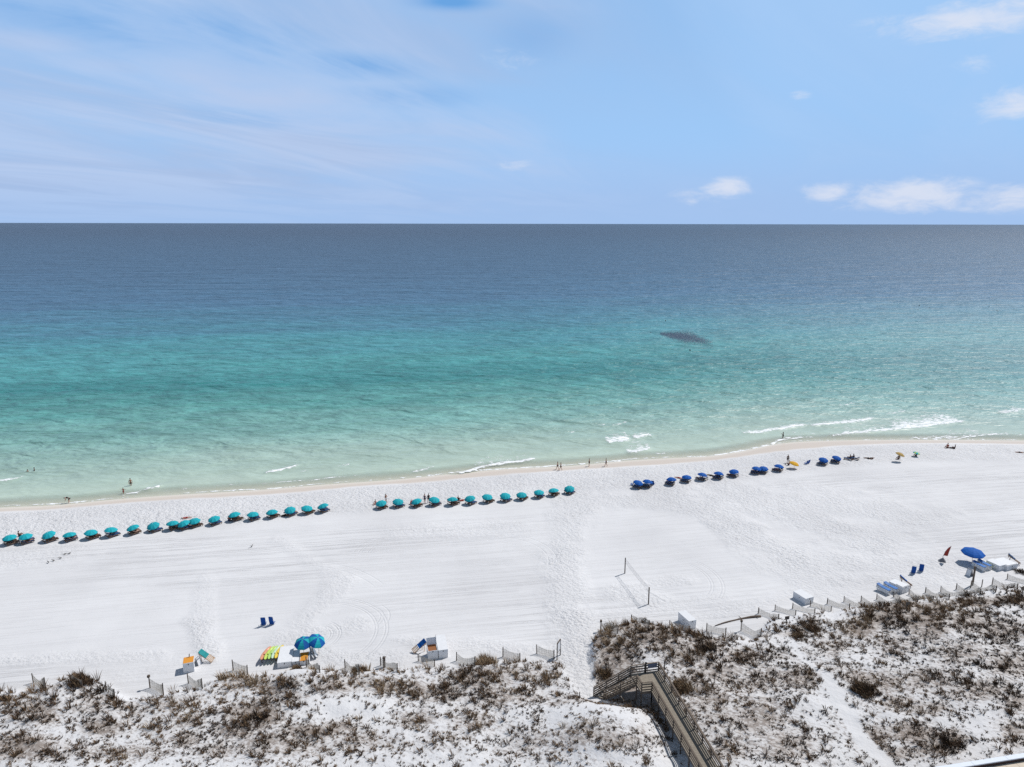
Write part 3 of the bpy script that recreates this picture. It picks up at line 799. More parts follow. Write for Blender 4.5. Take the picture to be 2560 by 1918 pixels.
def umbrella(name, label, base, r, rim, drop, mats, tilt=(0, 0), group=None, spin=0.0, vent=False, cache={}):
    t = thing(name, label, 'beach umbrella', base, 0, group)
    key = (r, drop, tuple(q.name for q in mats))
    if key not in cache:
        pb = MB(); pb.tube([(0, 0, -.25), (0, 0, rim + drop - .02)], .022, 8)
        fb = MB(); fb.tube([(0, 0, 0), (0, 0, .05), (0, 0, .10)], [.035, .03, .008], 8)
        rb = MB()
        for k in range(8):
            a = 2 * math.pi * k / 8; rb.bar((0, 0, -.07), (r * .97 * math.cos(a), r * .97 * math.sin(a), -drop - .03), .012, .012)
        cache[key] = (canopy_mesh('canopy', r, drop, mats), fb.mesh('finial', M_whitep), rb.mesh('ribs', M_whitep))
    cm, fm, rm = cache[key]
    pk = round(rim + drop, 2)
    if pk not in POLE:
        pb = MB(); pb.tube([(0, 0, -.3), (0, 0, rim + drop - .02)], .024, 8); POLE[pk] = pb.mesh('pole', M_framel)
    put('pole', POLE[pk], t)
    c = put('canopy', cm, t, (0, 0, rim + drop), (tilt[0], tilt[1], spin))
    put('finial', fm, c); put('rib', rm, c)
    return t


# ================================================================== loungers
LG = {}


def lounger_meshes(matc, matf, back=28):
    k = (matc.name, matf.name, back)
    if k in LG:
        return LG[k]
    f = MB()
    for s in (-1, 1):
        f.bar((-.95, s * .3, .27), (.95, s * .3, .27), .05, .08)
        for x in (-.78, .72):
            f.box((x, s * .29, .12), (.07, .05, .25))
    for i in range(9):
        f.box((-.88 + i * .16, 0, .315), (.09, .6, .022))
    c, s_ = math.cos(R(back)), math.sin(R(back))
    for s in (-1, 1):
        f.bar((.3, s * .26, .33), (.3 + .66 * c, s * .26, .33 + .66 * s_), .04, .05)
    f.bar((.82, -.3, .29), (.3 + .5 * c, -.2, .32 + .5 * s_), .03, .03); f.bar((.82, .3, .29), (.3 + .5 * c, .2, .32 + .5 * s_), .03, .03)
    m1 = MB(); m1.box((-.31, 0, .365), (1.2, .58, .075)); m1.box((-.91, 0, .365), (.03, .50, .05))
    m2 = MB(); M = Matrix.Rotation(R(-back), 3, 'Y'); m2.box((.3 + .34 * c - .03 * s_, 0, .40 + .34 * s_), (.70, .58, .075), M)
    m2.box((.3 + .62 * c - .06 * s_, 0, .44 + .62 * s_), (.18, .46, .05), M)
    LG[k] = (f.mesh('frame', matf), m1.mesh('seat_cushion', matc), m2.mesh('back_cushion', matc))
    return LG[k]


def lounger(label, loc, rz, matc, matf=M_frame, group=None, back=28, tilt=None, name='beach_lounger', half=False):
    """Local +x points to the head end."""
    t = thing(name, label, 'beach lounger', loc, rz, group)
    if tilt:
        t.rotation_euler = (tilt[0], tilt[1], rz)
    f, a, b_ = lounger_meshes(matc, matf, back)
    put('frame', f, t); put('back_cushion', b_, t)
    if half:
        put('seat_cushion', a, t, (.20, 0, 0), (0, 0, 0), (.34, 1, 1))
    else:
        put('seat_cushion', a, t)
    return t


TEAL_A = [(23, 1342), (63, 1339), (120, 1335.4), (172.7, 1332.5), (227, 1328), (277.8, 1322.4), (330.4, 1317), (381.4, 1311.4), (431, 1305.6), (457, 1305.3), (484.7, 1299),
          (533.9, 1294), (585, 1284.3), (632, 1282.3), (679.4, 1276.8), (724, 1271.9), (768, 1267), (806, 1263)]
TEAL_B = [(952, 1254.6), (995.5, 1251), (1039.7, 1250), (1087, 1247), (1131, 1245.6), (1174, 1244.5), (1218.7, 1240), (1263.4, 1237.5), (1304, 1233.4), (1347.5, 1228), (1383.6, 1222.9), (1423, 1218.5)]
BLUE = [(1597, 1204), (1620, 1202), (1678.6, 1196), (1717, 1189.6), (1757, 1185), (1797, 1181), (1834.5, 1176.7), (1892, 1169), (1908.7, 1167.7), (1948, 1163), (2059.4, 1148), (2093, 1142.6)]


def base_under(px, py, h):
    """Ground point under a canopy whose middle is seen at the pixel, h above the ground."""
    z = 0.0
    for _ in range(12):
        q = unproj(px, py, z + h); z = gz(q[0], q[1])
    return Vector((q[0], q[1], z))


ROWS = [('teal', TEAL_A, M_teal, 'the long left row', 'teal umbrellas of the long left row', 52, M_frame),
        ('teal', TEAL_B, M_teal, 'the middle row', 'teal umbrellas of the middle row', 50, M_frame),
        ('royal blue', BLUE, M_blue, 'the royal blue row', 'royal blue umbrellas near the water', 138, M_frame)]
LOUNGE = []
for ri, (cname, pts, mt, where, grp, hd, mf) in enumerate(ROWS):
    for i, (px, py) in enumerate(pts):
        blue = cname != 'teal'
        r, rim, drop = (1.02, 1.0, .42) if not blue else (1.0, 1.02, .42)
        bpt = base_under(px, py + 1.5, rim + drop * .45)
        lbl = f"{cname} beach umbrella, {ORD[i]} from the left in {where}"
        tl = (R(random.uniform(-7, 14)), R(random.uniform(-14, 6)) if not blue else R(random.uniform(-6, 12)))
        umbrella('beach_umbrella', lbl, bpt, r, rim + random.uniform(-.06, .1), drop, [mt], tl, grp, random.uniform(0, .78))
        # two loungers in its shade
        h = R(hd + random.uniform(-7, 7))            # heading of the foot end, measured from +x
        fx, fy = math.cos(h), math.sin(h); sx_, sy_ = -fy, fx
        mc = M_mat_navy if (blue or i % 2) else M_mat_brown
        for k, s in enumerate((-.42, .42)):
            o = .15 + random.uniform(-.1, .25)
            q = Vector((bpt.x + fx * o + sx_ * s, bpt.y + fy * o + sy_ * s, 0)); q.z = gz(q.x, q.y)
            side = ('seaward' if sy_ * s > 0 else 'landward')
            lounger(f"{side} lounger under the {ORD[i]} umbrella of {where}", q, h + math.pi, mc, mf, 'loungers in the shade of the umbrella rows')
            LOUNGE.append((ri, i, k, q, h + math.pi))

# single umbrellas
q = base_under(1987, 1158, 1.2)
umbrella('beach_umbrella', 'bright yellow beach umbrella beside the blue row', q, 1.02, 1.05, .36, [M_yellow], (R(10), R(12)), None, .2)
q = base_under(2252, 1135, 1.75)
umbrella('beach_umbrella', 'tan beach umbrella standing alone right of the blue row', q, .95, 1.6, .36, [M_tan], (R(12), R(14)), None, .3)
q = base_under(2292, 1132, .9)
umbrella('beach_umbrella', 'small lime and teal sunshade low above the sand', q, .72, .8, .25, [M_lime, M_teal], (R(6), R(10)), None, .1)
q = base_under(757.5, 1602, 2.0)
umbrella('beach_umbrella', 'blue and teal panelled umbrella nearer to the kayaks', q, 1.08, 1.6, .62, [M_dblue, M_teal], (R(12), R(-4)), 'panelled umbrellas beside the rental boxes', .35)
q = base_under(795, 1597.5, 2.0)
umbrella('beach_umbrella', 'blue and teal panelled umbrella leaning away from the kayaks', q, 1.08, 1.6, .62, [M_teal, M_dblue], (R(14), R(22)), 'panelled umbrellas beside the rental boxes', .1)
q = base_under(2434, 1377, 2.0)
umbrella('beach_umbrella', 'large royal blue umbrella beside the right-hand white storage boxes', q, 1.62, 1.65, .55, [M_blue], (R(5), R(-2)), None, .25)

# ================================================================== storage boxes
def gp3(p):
    q = P(*p); return Vector((q.x, q.y, q.z))


def storage_box(label, NL, NR, FL, h, style='plain', group='white storage boxes on the sand', name='storage_box'):
    a, b_, c = gp3(NL), gp3(NR), gp3(FL)
    ux = (b_ - a); ux.z = 0; w = ux.length; ux.normalize()
    uy = Vector((-ux.y, ux.x, 0)); l = (c - a).dot(uy)
    ctr = a + ux * w / 2 + uy * l / 2
    ctr.z = min(gz(ctr.x, ctr.y), a.z, b_.z)
    t = thing(name, label, 'storage box', ctr, math.atan2(ux.y, ux.x), group)
    hb = h - .07
    m_ = MB()
    if style in ('open', 'orange_open'):
        th = .05
        m_.box((-w / 2 + th / 2, 0, hb / 2 - .05), (th, l, hb + .1)); m_.box((w / 2 - th / 2, 0, hb / 2 - .05), (th, l, hb + .1))
        m_.box((0, -l / 2 + th / 2, hb / 2 - .05), (w - 2 * th, th, hb + .1)); m_.box((0, l / 2 - th / 2, hb / 2 - .05), (w - 2 * th, th, hb + .1))
    else:
        m_.box((0, 0, hb / 2 - .05), (w, l, hb + .1))
    # corner battens, kick board and panel seams stand a little proud
    for sx1 in (-1, 1):
        for sy1 in (-1, 1):
            m_.box((sx1 * (w / 2 - .03), sy1 * (l / 2 + .006), hb / 2), (.07, .013, hb - .01)); m_.box((sx1 * (w / 2 + .006), sy1 * (l / 2 - .03), hb / 2), (.013, .07, hb - .01))
    for sy1 in (-1, 1):
        m_.box((0, sy1 * (l / 2 + .005), .09), (w - .16, .011, .12))
    n = max(1, int(l / 1.25))
    for sx1 in (-1, 1):
        for k in range(1, n):
            m_.box((sx1 * (w / 2 + .004), -l / 2 + l * k / n, hb / 2), (.009, .05, hb - .02))
    m_.build('box_body', M_white, t)
    lt = MB(); lt.box((0, -l / 2 - .022, hb - .10), (.09, .03, .12)); lt.ball((0, -l / 2 - .05, hb - .17), .03, 6, 4)
    lt.build('latch', M_dark, t)
    hd_ = MB()
    for s in (-1, 1):
        hd_.box((s * (w / 2 + .03), 0, hb * .62), (.03, .22, .035)); hd_.box((s * (w / 2 + .018), -.1, hb * .62), (.024, .03, .03)); hd_.box((s * (w / 2 + .018), .1, hb * .62), (.024, .03, .03))
    hd_.build('handle', M_grey, t)
    if style == 'plain':
        ld = MB(); ld.box((0, 0, hb + .035), (w + .08, l + .08, .066)); ld.box((0, -l / 2 - .03, hb + .012), (w + .06, .014, .05))
        ld.build('lid', M_white, t)
    elif style == 'inset':
        ld = MB(); ld.box((0, 0, hb + .03), (w + .03, l + .03, .05)); ld.box((0, -l * .22, hb + .082), (w * .86, l * .5, .05)); ld.build('lid', M_white, t)
        e = MB(); 
        e.box((0, -l * .22 - l * .25 - .02, hb + .063), (w * .9, .03, .014)); e.box((-w * .44 - .02, -l * .22, hb + .063), (.03, l * .5, .014)); e.build('lid_seal', M_dark, t)
    elif style == 'orange':
        ld = MB(); ld.box((0, 0, hb + .035), (w + .07, l + .07, .07)); ld.build('lid', M_white, t)
        op = MB(); op.box((0, 0, hb + .082), (w - .04, l - .06, .024)); op.box((-.2, -.1, hb + .1), (.05, .12, .014)); op.box((.18, .16, hb + .1), (.05, .12, .014))
        for s in (-1, 1):
            op.box((s * (w / 2 - .05), 0, hb + .1), (.06, l - .06, .013))
        op.build('counter_top', M_orange, t)
    elif style == 'orange_open':
        op = MB(); M = Matrix.Rotation(R(9), 3, 'X'); op.box((0, 0, hb - .02), (w - .12, l - .12, .03), M)
        op.box((-.1, .1, hb + .0), (.2, .05, .015), M); op.build('counter_top', M_orange, t)
        rm_ = MB(); rm_.box((0, -l / 2 + .02, hb + .0), (w + .02, .07, .05)); rm_.box((0, l / 2 - .0, hb + .07), (w + .02, .05, .22)); rm_.build('rim', M_orange, t)
        sd_ = MB(); sd_.box((w / 2 + .12, l * .1, h * .5), (.05, l * 1.2, h * 1.0)); sd_.build('door', M_white, t)
    elif style == 'open':
        op = MB(); op.box((0, 0, hb - .12), (w - .1, l - .1, .03)); op.box((0, l / 2 - .07, hb - .03), (w - .14, .03, .2)); op.build('inner_shelf', M_brownply, t)
        ld = MB(); M = Matrix.Rotation(R(-8), 3, 'X'); ld.box((0, l / 2 + .1, hb + .45), (w, .05, .9), M); ld.build('lid', M_white, t)
        st = MB(); st.bar((w / 2 - .05, l / 2 - .1, hb), (w / 2 - .05, l / 2 + .1, hb + 1.2), .03, .03); st.build('lid_prop', M_grey, t)
    return t, ctr, ux, uy, w, l


storage_box('small white storage box with an orange top, furthest to the left', (459.5, 1684), (486, 1679), (468, 1667), 1.22, 'orange')
storage_box('long low white storage box beside the kayaks', (694.5, 1671), (729, 1667), (702.5, 1630), .72)
storage_box('narrow white storage box between the low box and orange counter', (731.5, 1666), (747, 1664), (733.5, 1638), .62)
storage_box('white storage box with a tilted orange counter and opened side door', (749.5, 1664), (771, 1661.5), (752, 1647), .66, 'orange_open')
storage_box('white storage box standing open with a brown inside and raised lid', (1070.7, 1650.5), (1095, 1647), (1072.3, 1634.5), 1.2, 'open')
storage_box('long white storage box joined to the open brown one', (1097, 1647), (1119.8, 1644), (1094.3, 1609), 1.12)
storage_box('long white storage box beside the fence, just right of the stairs', (1721.5, 1575), (1739, 1571), (1699.6, 1550), 1.22)
storage_box('white storage box alone on the sand above the staggered fences', (2013, 1513), (2032.5, 1507.5), (1993, 1491), .95)
tb, cL, uxL, uyL, wL, lL = storage_box('white storage box with raised lid panel, beside stacked loungers', (2255, 1485), (2271.6, 1479), (2225, 1467), .95, 'inset')
storage_box('long white storage box beside the lime kayak', (2497, 1428), (2513, 1424), (2469.5, 1412), .85)
tb2, cJ, uxJ, uyJ, wJ, lJ = storage_box('white storage box furthest to the right with a dark mat behind', (2516.5, 1427.5), (2543, 1421.5), (2493, 1408), .78, 'inset')

# ================================================================== loungers that are stacked or leaned
def stack(ctr_px, rz, where, n=3):
    c = gp3(ctr_px)
    for k in range(n):
        nm = ['lowest', 'middle', 'topmost'][k] if n == 3 else ORD[k]
        lounger(f"{nm} white framed {'blue topped ' if k == n - 1 else ''}lounger in the stack {where}", (c.x, c.y, c.z + .20 * k), rz, M_mat_blue if k == n - 1 else M_white, M_whitep, 'blue loungers stacked beside the right-hand boxes', back=10)


hdL = math.atan2(uyL.y, uyL.x); hdJ = math.atan2(uyJ.y, uyJ.x)
stack((2208.5, 1481), hdL, 'further from the box with raised lid')
stack((2226, 1477.5), hdL, 'touching the box with raised lid')
stack((2447, 1423), hdJ, 'nearest to the tall dark pole')
stack((2460, 1419.5), hdJ, 'between the pole and the lime kayak')


def leaned_lounger(label, foot_px, head_px, hgt, matc, matf, side=0.0):
    a, b_ = gp3(foot_px), gp3(head_px)
    d = b_ - a; d.z = 0; az_ = math.atan2(d.y, d.x); L = 1.9
    el_ = math.asin(min(hgt / L, .95))
    t = lounger(label, (0, 0, 0), az_, matc, matf, None, back=4, half=True)
    Rm = Matrix.Rotation(az_, 3, 'Z') @ Matrix.Rotation(-el_, 3, 'Y') @ Matrix.Rotation(side, 3, 'X')
    t.rotation_euler = Rm.to_euler()
    t.location = a + Rm @ Vector((.95, 0, 0)) + Vector((0, 0, .04))
    p = MB(); inv = Rm.inverted()
    top = Vector((.55, .26, .2)); w_ = t.location + Rm @ top
    loc = inv @ (Vector((w_.x, w_.y, gz(w_.x, w_.y))) - t.location)
    p.bar(top, loc, .05, .05); top2 = Vector((.55, -.26, .2)); w_ = t.location + Rm @ top2; loc = inv @ (Vector((w_.x, w_.y, gz(w_.x, w_.y))) - t.location); p.bar(top2, loc, .05, .05)
    p.build('prop', matf, t)


leaned_lounger('teal lounger tipped up on a pale timber frame beside the orange topped box', (533, 1654), (499, 1650), .95, M_mat_teal, M_framel, R(-25))
leaned_lounger('blue lounger with pale legs tipped against the open brown box', (1034, 1631), (1066, 1624), 1.05, M_dblue, M_framel, R(30))
leaned_lounger('blue lounger with a brown frame propped behind the box with raised lid panel', (2277, 1468), (2245, 1461), .95, M_dblue, M_frame, R(12))
leaned_lounger('navy lounger propped behind the right-most white storage box', (2548, 1413), (2515, 1404), .85, M_mat_navy, M_frame, R(10))


def beach_chair(label, base_px, rz, h=1.05, group='upright blue chairs on the sand'):
    c = gp3(base_px); t = thing('beach_chair', label, 'beach chair', c, rz, group)
    b_ = MB(); n = 6; w = .29
    for th, sg in ((.0, 1), (.03, -1)):
        o = len(b_.v)
        for i in range(n + 1):
            z = .05 + (h - .05) * i / n; bow = .06 * math.sin(math.pi * i / n); ww = w - .03 * max(0, (i - n + 1)) - (.02 if i == 0 else 0)
            for s in (-1, -.4, .4, 1):
                b_.v.append((s * ww, -.02 - .22 * i / n - bow + .03 * (1 - s * s) + th, z))
        for i in range(n):
            for j in range(3):
                q = (o + i * 4 + j, o + i * 4 + j + 1, o + i * 4 + j + 5, o + i * 4 + j + 4); b_.f.append(q if sg > 0 else q[::-1]); b_.mi.append(0)
    b_.build('backrest', M_chair, t)
    s_ = MB(); s_.box((0, .22, .22), (.56, .46, .03), Matrix.Rotation(R(8), 3, 'X')); s_.build('seat', M_chair, t)
    f = MB()
    for s in (-1, 1):
        f.tube([(s * .30, .44, .0), (s * .30, .02, .20), (s * .30, -.27, h + .02)], .014, 6); f.tube([(s * .30, -.2, .0), (s * .30, .42, .27)], .014, 6)
        f.box((s * .31, .1, .45), (.05, .42, .025)); f.bar((s * .31, .28, .45), (s * .30, .3, .2), .02, .02)
    f.tube([(-.30, -.27, h + .02), (.30, -.27, h + .02)], .014, 6)
    f.build('frame', M_whitep, t)


beach_chair('upright blue beach chair on the bare sand, one nearer to the kayaks', (659.5, 1563.5), R(6), 1.25)
beach_chair('upright blue beach chair on the bare sand, beside its twin and further right', (680, 1561.8), R(-8), 1.25)
beach_chair('upright blue beach chair nearest to the box with stacked loungers', (2283, 1434), R(-22), 1.25)
beach_chair('upright blue beach chair nearest to the red flag', (2302.5, 1428.5), R(-26), 1.25)


# ================================================================== kayaks and boards
def kayak_mesh(mt, L=3.0, W=.62, Hh=.30):
    mb = MB(); n = 16; m_ = 10
    for i in range(n + 1):
        s = -1 + 2 * i / n; k = max(0.02, (1 - abs(s) ** 2.6)) ** .6; rock = .16 * abs(s) ** 2.5
        for j in range(m_):
            a = 2 * math.pi * j / m_; y = math.cos(a) * W / 2 * k; z = math.sin(a)
            z = (z * Hh * .5 * k if z < 0 else z * Hh * .42 * k)
            if math.sin(a) > .5 and .08 < abs(s - .05) < .5:
                z -= .05
            mb.v.append((s * L / 2, y, Hh * .5 + z + rock))
    for i in range(n):
        for j in range(m_):
            mb.f.append((i * m_ + j, (i + 1) * m_ + j, (i + 1) * m_ + (j + 1) % m_, i * m_ + (j + 1) % m_)); mb.mi.append(0)
    mb.f.append(tuple(range(m_ - 1, -1, -1))); mb.mi.append(0); mb.f.append(tuple(n * m_ + j for j in range(m_))); mb.mi.append(0)
    return mb.mesh('hull', mt, True)


def kayak(label, near, far, mt, lift=0.0, roll=0.0, group=None, L=3.0, W=.62):
    a, b_ = gp3(near), gp3(far); d = b_ - a; d.z = 0; c = (a + b_) / 2
    t = thing('kayak', label, 'kayak', (c.x, c.y, max(a.z, b_.z) + lift), math.atan2(d.y, d.x), group); t.rotation_euler = (roll, R(3), t.rotation_euler[2])
    L = min(max(d.length, 2.9), 3.6)
    put('hull', kayak_mesh(mt, L, W), t)
    s = MB()
    s.box((-.15, 0, .24), (.36, W * .42, .04)); s.box((-.34, 0, .29), (.05, W * .42, .12))
    s.build('seat', mt, t)


kc = [('coral', 0), ('yellow green', 1), ('lime green', 2), ('pale green', 3), ('yellow', 4)]
kn = [(650, 1661), (659, 1661.5), (668.5, 1660), (677.5, 1658.5), (686, 1657)]
kf = [(673, 1628), (682, 1627), (690, 1626), (698, 1625), (704, 1625.5)]
for (cn, ci), a, b_ in zip(kc, kn, kf):
    kayak(f"{cn} kayak in the fan of five beside the low white box", a, b_, M_kay[ci], .40, R(38), 'kayaks fanned out on a low rack', W=.56)
rk_ = MB(); c0, c1_ = gp3((655, 1657)), gp3((690, 1653)); d0, d1 = gp3((668, 1637)), gp3((701, 1634))
rt = thing('kayak_rack', 'low dark timber rack under the five fanned kayaks', 'kayak rack', (c0 + d1) / 2)
o_ = rt.location
for k, (p_, q_) in enumerate(((c0, c1_), (d0, d1))):
    z_ = Vector((0, 0, .36)); rk_.bar(p_ + z_ - o_, q_ + z_ - o_, .08, .08)
    for r_ in (p_, q_):
        rk_.bar(r_ - o_ - Vector((0, 0, .1)), r_ + z_ - o_, .08, .08, up=(0, 1, 0))
rk_.build('rack_frame', M_post, rt)
kayak('lime kayak lying between the stacked loungers and long white box', (2480, 1424), (2443, 1402), M_kay[1], .02, R(8), L=3.4, W=.7)
kayak('white kayak lying beside the lime one', (2479, 1416.5), (2448, 1398), M_whitep, .02, R(20), L=3.4, W=.6)


def board(label, near, far, lift0, lift1, roll, group):
    a, b_ = gp3(near), gp3(far); a.z += lift0; b_.z += lift1; d = (b_ - a); L = d.length
    t = thing('paddle_board', label, 'paddle board', (a + b_) / 2, 0, group)
    Rm = d.to_track_quat('X', 'Z').to_matrix() @ Matrix.Rotation(roll, 3, 'X'); t.rotation_euler = Rm.to_euler()
    mb = MB(); n = 12
    for z in (-.05, .05):
        for s in (-1, 1):
            for i in range(n + 1):
                u = -1 + 2 * i / n; mb.v.append((u * L / 2, s * .36 * max(.12, (1 - abs(u) ** 3)) ** .6, z))
    k = n + 1
    for i in range(n):
        mb.f += [(i, k + i, k + i + 1, i + 1), (2 * k + i, 2 * k + i + 1, 3 * k + i + 1, 3 * k + i), (i, i + 1, 2 * k + i + 1, 2 * k + i), (k + i, 3 * k + i, 3 * k + i + 1, k + i + 1)]
    mb.f += [(0, 2 * k, 3 * k, k), (n, k + n, 3 * k + n, 2 * k + n)]; mb.mi += [0] * len(mb.f)
    mb.build('deck', M_whitep, t)
    st = MB(); st.box((0, .355, 0), (L * .72, .03, .07)); st.box((0, -.355, 0), (L * .72, .03, .07)); st.build('rail_stripe', M_dark, t)


board('white paddle board standing on edge beside the orange counter, inner one', (783.5, 1651), (777, 1628), .35, .5, R(62), 'white paddle boards beside the orange counter')
board('white paddle board standing on edge beside the orange counter, outer one', (791, 1649), (782.5, 1627), .35, .5, R(58), 'white paddle boards beside the orange counter')


# ================================================================== signs, flag, poles
def a_board(label, base_px, rz, h=1.0, w=.62, m1=M_white, m2=M_white):
    c = gp3(base_px); t = thing('sandwich_board', label, 'sandwich board', c, rz)
    for s, mt in ((-1, m1), (1, m2)):
        M = Matrix.Rotation(R(14 * s), 3, 'X'); b_ = MB(); b_.box((0, s * .13, h / 2), (w, .03, h), M); b_.build('panel', mt, t)
        f = MB(); f.box((0, s * .145 - s * .0, h * .93), (w + .02, .045, .05), M); f.box((-w / 2, s * .13, h / 2), (.04, .045, h), M); f.box((w / 2, s * .13, h / 2), (.04, .045, h), M); f.build('edge_frame', M_grey, t)


a_board('small white folding board on the sand beside the tipped teal lounger', (496, 1661), R(75), .9, .6)
a_board('grey and white folding board beside the tall dark pole', (2423, 1439), R(-78), 1.1, .75, M_white, M_grey)

c = gp3((2354, 1403.5))
fl = thing('feather_flag', 'red feather flag leaning on a grey base at the right', 'flag', c, R(-32))
pts = [(0, 0, .1), (.1, 0, .9), (.28, 0, 1.7), (.62, 0, 2.4), (.95, 0, 2.75)]
pb = MB(); pb.tube(pts, [.025, .022, .018, .013, .008], 6); pb.build('pole', M_grey, fl)
cb = MB(); lead = [(.12, 1.0), (.2, 1.4), (.32, 1.8), (.5, 2.2), (.74, 2.52), (.95, 2.75)]; trail = [(.66, 1.02), (.72, 1.4), (.78, 1.8), (.86, 2.2), (.92, 2.52), (.96, 2.75)]
for yy in (-.008, .008):
    for (a, z1), (b_, z2) in zip(lead, trail):
        cb.v += [(a, yy, z1), ((a + b_) / 2, yy + .04, (z1 + z2) / 2), (b_, yy - .02, z2)]
for side in (0, 18):
    for i in range(5):
        for j in range(2):
            q = (side + i * 3 + j, side + i * 3 + j + 1, side + i * 3 + j + 4, side + i * 3 + j + 3); cb.f.append(q if side == 0 else q[::-1]); cb.mi.append(0)
for i in range(5):
    cb.f.append((i * 3, i * 3 + 3, 18 + i * 3 + 3, 18 + i * 3)); cb.f.append((i * 3 + 2, 18 + i * 3 + 2, 18 + i * 3 + 5, i * 3 + 5)); cb.mi += [0, 0]
cb.build('flag_cloth', M_red, fl)
bb = MB()
bb.add([(-.5, -.35, -.05), (.6, -.35, -.05), (.6, .4, -.05), (-.5, .4, -.05), (.05, -.05, .62), (.18, .08, .6)], [(3, 2, 1, 0), (0, 1, 4), (1, 2, 5, 4), (2, 3, 5), (3, 0, 4, 5)])
bb.build('base', M_grey, fl)


def pole(name, label, base_px, top_px, r, mt, cat, cap=None, group=None):
    c = gp3(base_px); h = top_height(c, *top_px); t = thing(name, label, cat, c, 0, group)
    dx = (unproj(top_px[0], top_px[1], c.z + h)[0] - c.x)
    dx = max(-.35, min(.35, dx))
    b_ = MB(); b_.tube([(0, 0, -.3), (dx * .5, 0, h * .5), (dx, 0, h)], r, 8); b_.build('shaft', mt, t)
    if cap:
        k = MB(); k.box((dx, 0, h + cap[2] / 2 - .02), cap); k.tube([(dx, 0, h + cap[2] - .03), (dx, 0, h + cap[2] + .04)], [cap[0] * .45, .02], 6); k.build('cap', mt, t)
    return t, h


pole('wooden_pole', 'tall dark wooden pole among the right-hand slat fences', (2431, 1463), (2438, 1418), .13, M_post, 'pole', (.3, .3, .08))
pole('wooden_post', 'bare brown post behind the slat fences, nearest to the tall pole', (2454, 1467.5), (2457, 1449), .06, M_post, 'post')
pole('wooden_post', 'bare post leaning in the sand left of the wooden sign', (2515, 1483), (2519.5, 1465), .06, M_post, 'post')
pole('wooden_post', 'slim stake in the bare sand between two leaning posts', (2525, 1503), (2527, 1483), .05, M_post, 'post')
pole('wooden_post', 'short dark stake beside the sand lane to the stairs', (1448, 1746), (1449, 1731), .05, M_post, 'post')
pole('wooden_post', 'dark post standing just behind the boardwalk corner', (1660.5, 1679), (1661.5, 1651), .06, M_post, 'post')
pole('wooden_post', 'thin stake among the scattered dune grass right of the boardwalk', (1787, 1707), (1787, 1686), .04, M_post, 'post')
pole('wooden_post', 'dark post behind the orange topped box', (473, 1667), (473, 1635), .05, M_post, 'post')
pole('trash_bin', 'brown round litter post in the grass beside a slat fence', (961.5, 1668), (960, 1645), .14, M_bin, 'litter bin', (.34, .34, .12))


def small_sign(label, base_px, top_px, w=.6, hh=.45):
    c = gp3(base_px); h = max(.9, top_height(c, *top_px)); t = thing('wooden_sign', label, 'sign', c, R(12))
    p_ = MB(); p_.box((0, 0, h * .4 - .1), (.09, .09, h * .8 + .2)); p_.build('post', M_post, t)
    b_ = MB(); b_.box((0, -.065, h - hh / 2), (w, .035, hh)); b_.box((0, -.088, h - .03), (w, .012, .05)); b_.build('sign_board', M_rail, t)


small_sign('small wooden sign on a post beside the staggered slat fences', (1965.5, 1562), (1966, 1540))
small_sign('small wooden sign on a post below the box with stacked loungers', (2266, 1527), (2269, 1504))
small_sign('wooden sign on a post at the right edge of the dunes', (2553, 1499), (2555.7, 1466), .7, .5)

# two-legged notice board seen almost edge on
a, b_ = gp3((1392.5, 1650)), gp3((1400.5, 1638)); h = 2.15
ib = thing('notice_board', 'tall two-legged notice board at the sand lane, seen edge on', 'notice board', (a + b_) / 2, 0)
o_ = ib.location
for q in (a, b_):
    p_ = MB(); p_.bar(q - o_ - Vector((0, 0, .3)), q - o_ + Vector((0, 0, h)), .11, .11, up=(0, 1, 0)); p_.build('post', M_post, ib)
z1, z2 = Vector((0, 0, 1.5)), Vector((0, 0, 1.5)); e = (b_ - a).normalized() * .07
p_ = MB(); p_.bar(a - o_ + e + z1, b_ - o_ - e + z1, .05, 1.15); p_.build('notice_panel', M_white, ib)
f = MB(); f.bar(a - o_ + Vector((0, 0, 2.13)), b_ - o_ + Vector((0, 0, 2.13)), .13, .08); f.bar(a - o_ + e + Vector((0, 0, .89)), b_ - o_ - e + Vector((0, 0, .89)), .07, .06); f.build('panel_frame', M_post, ib)

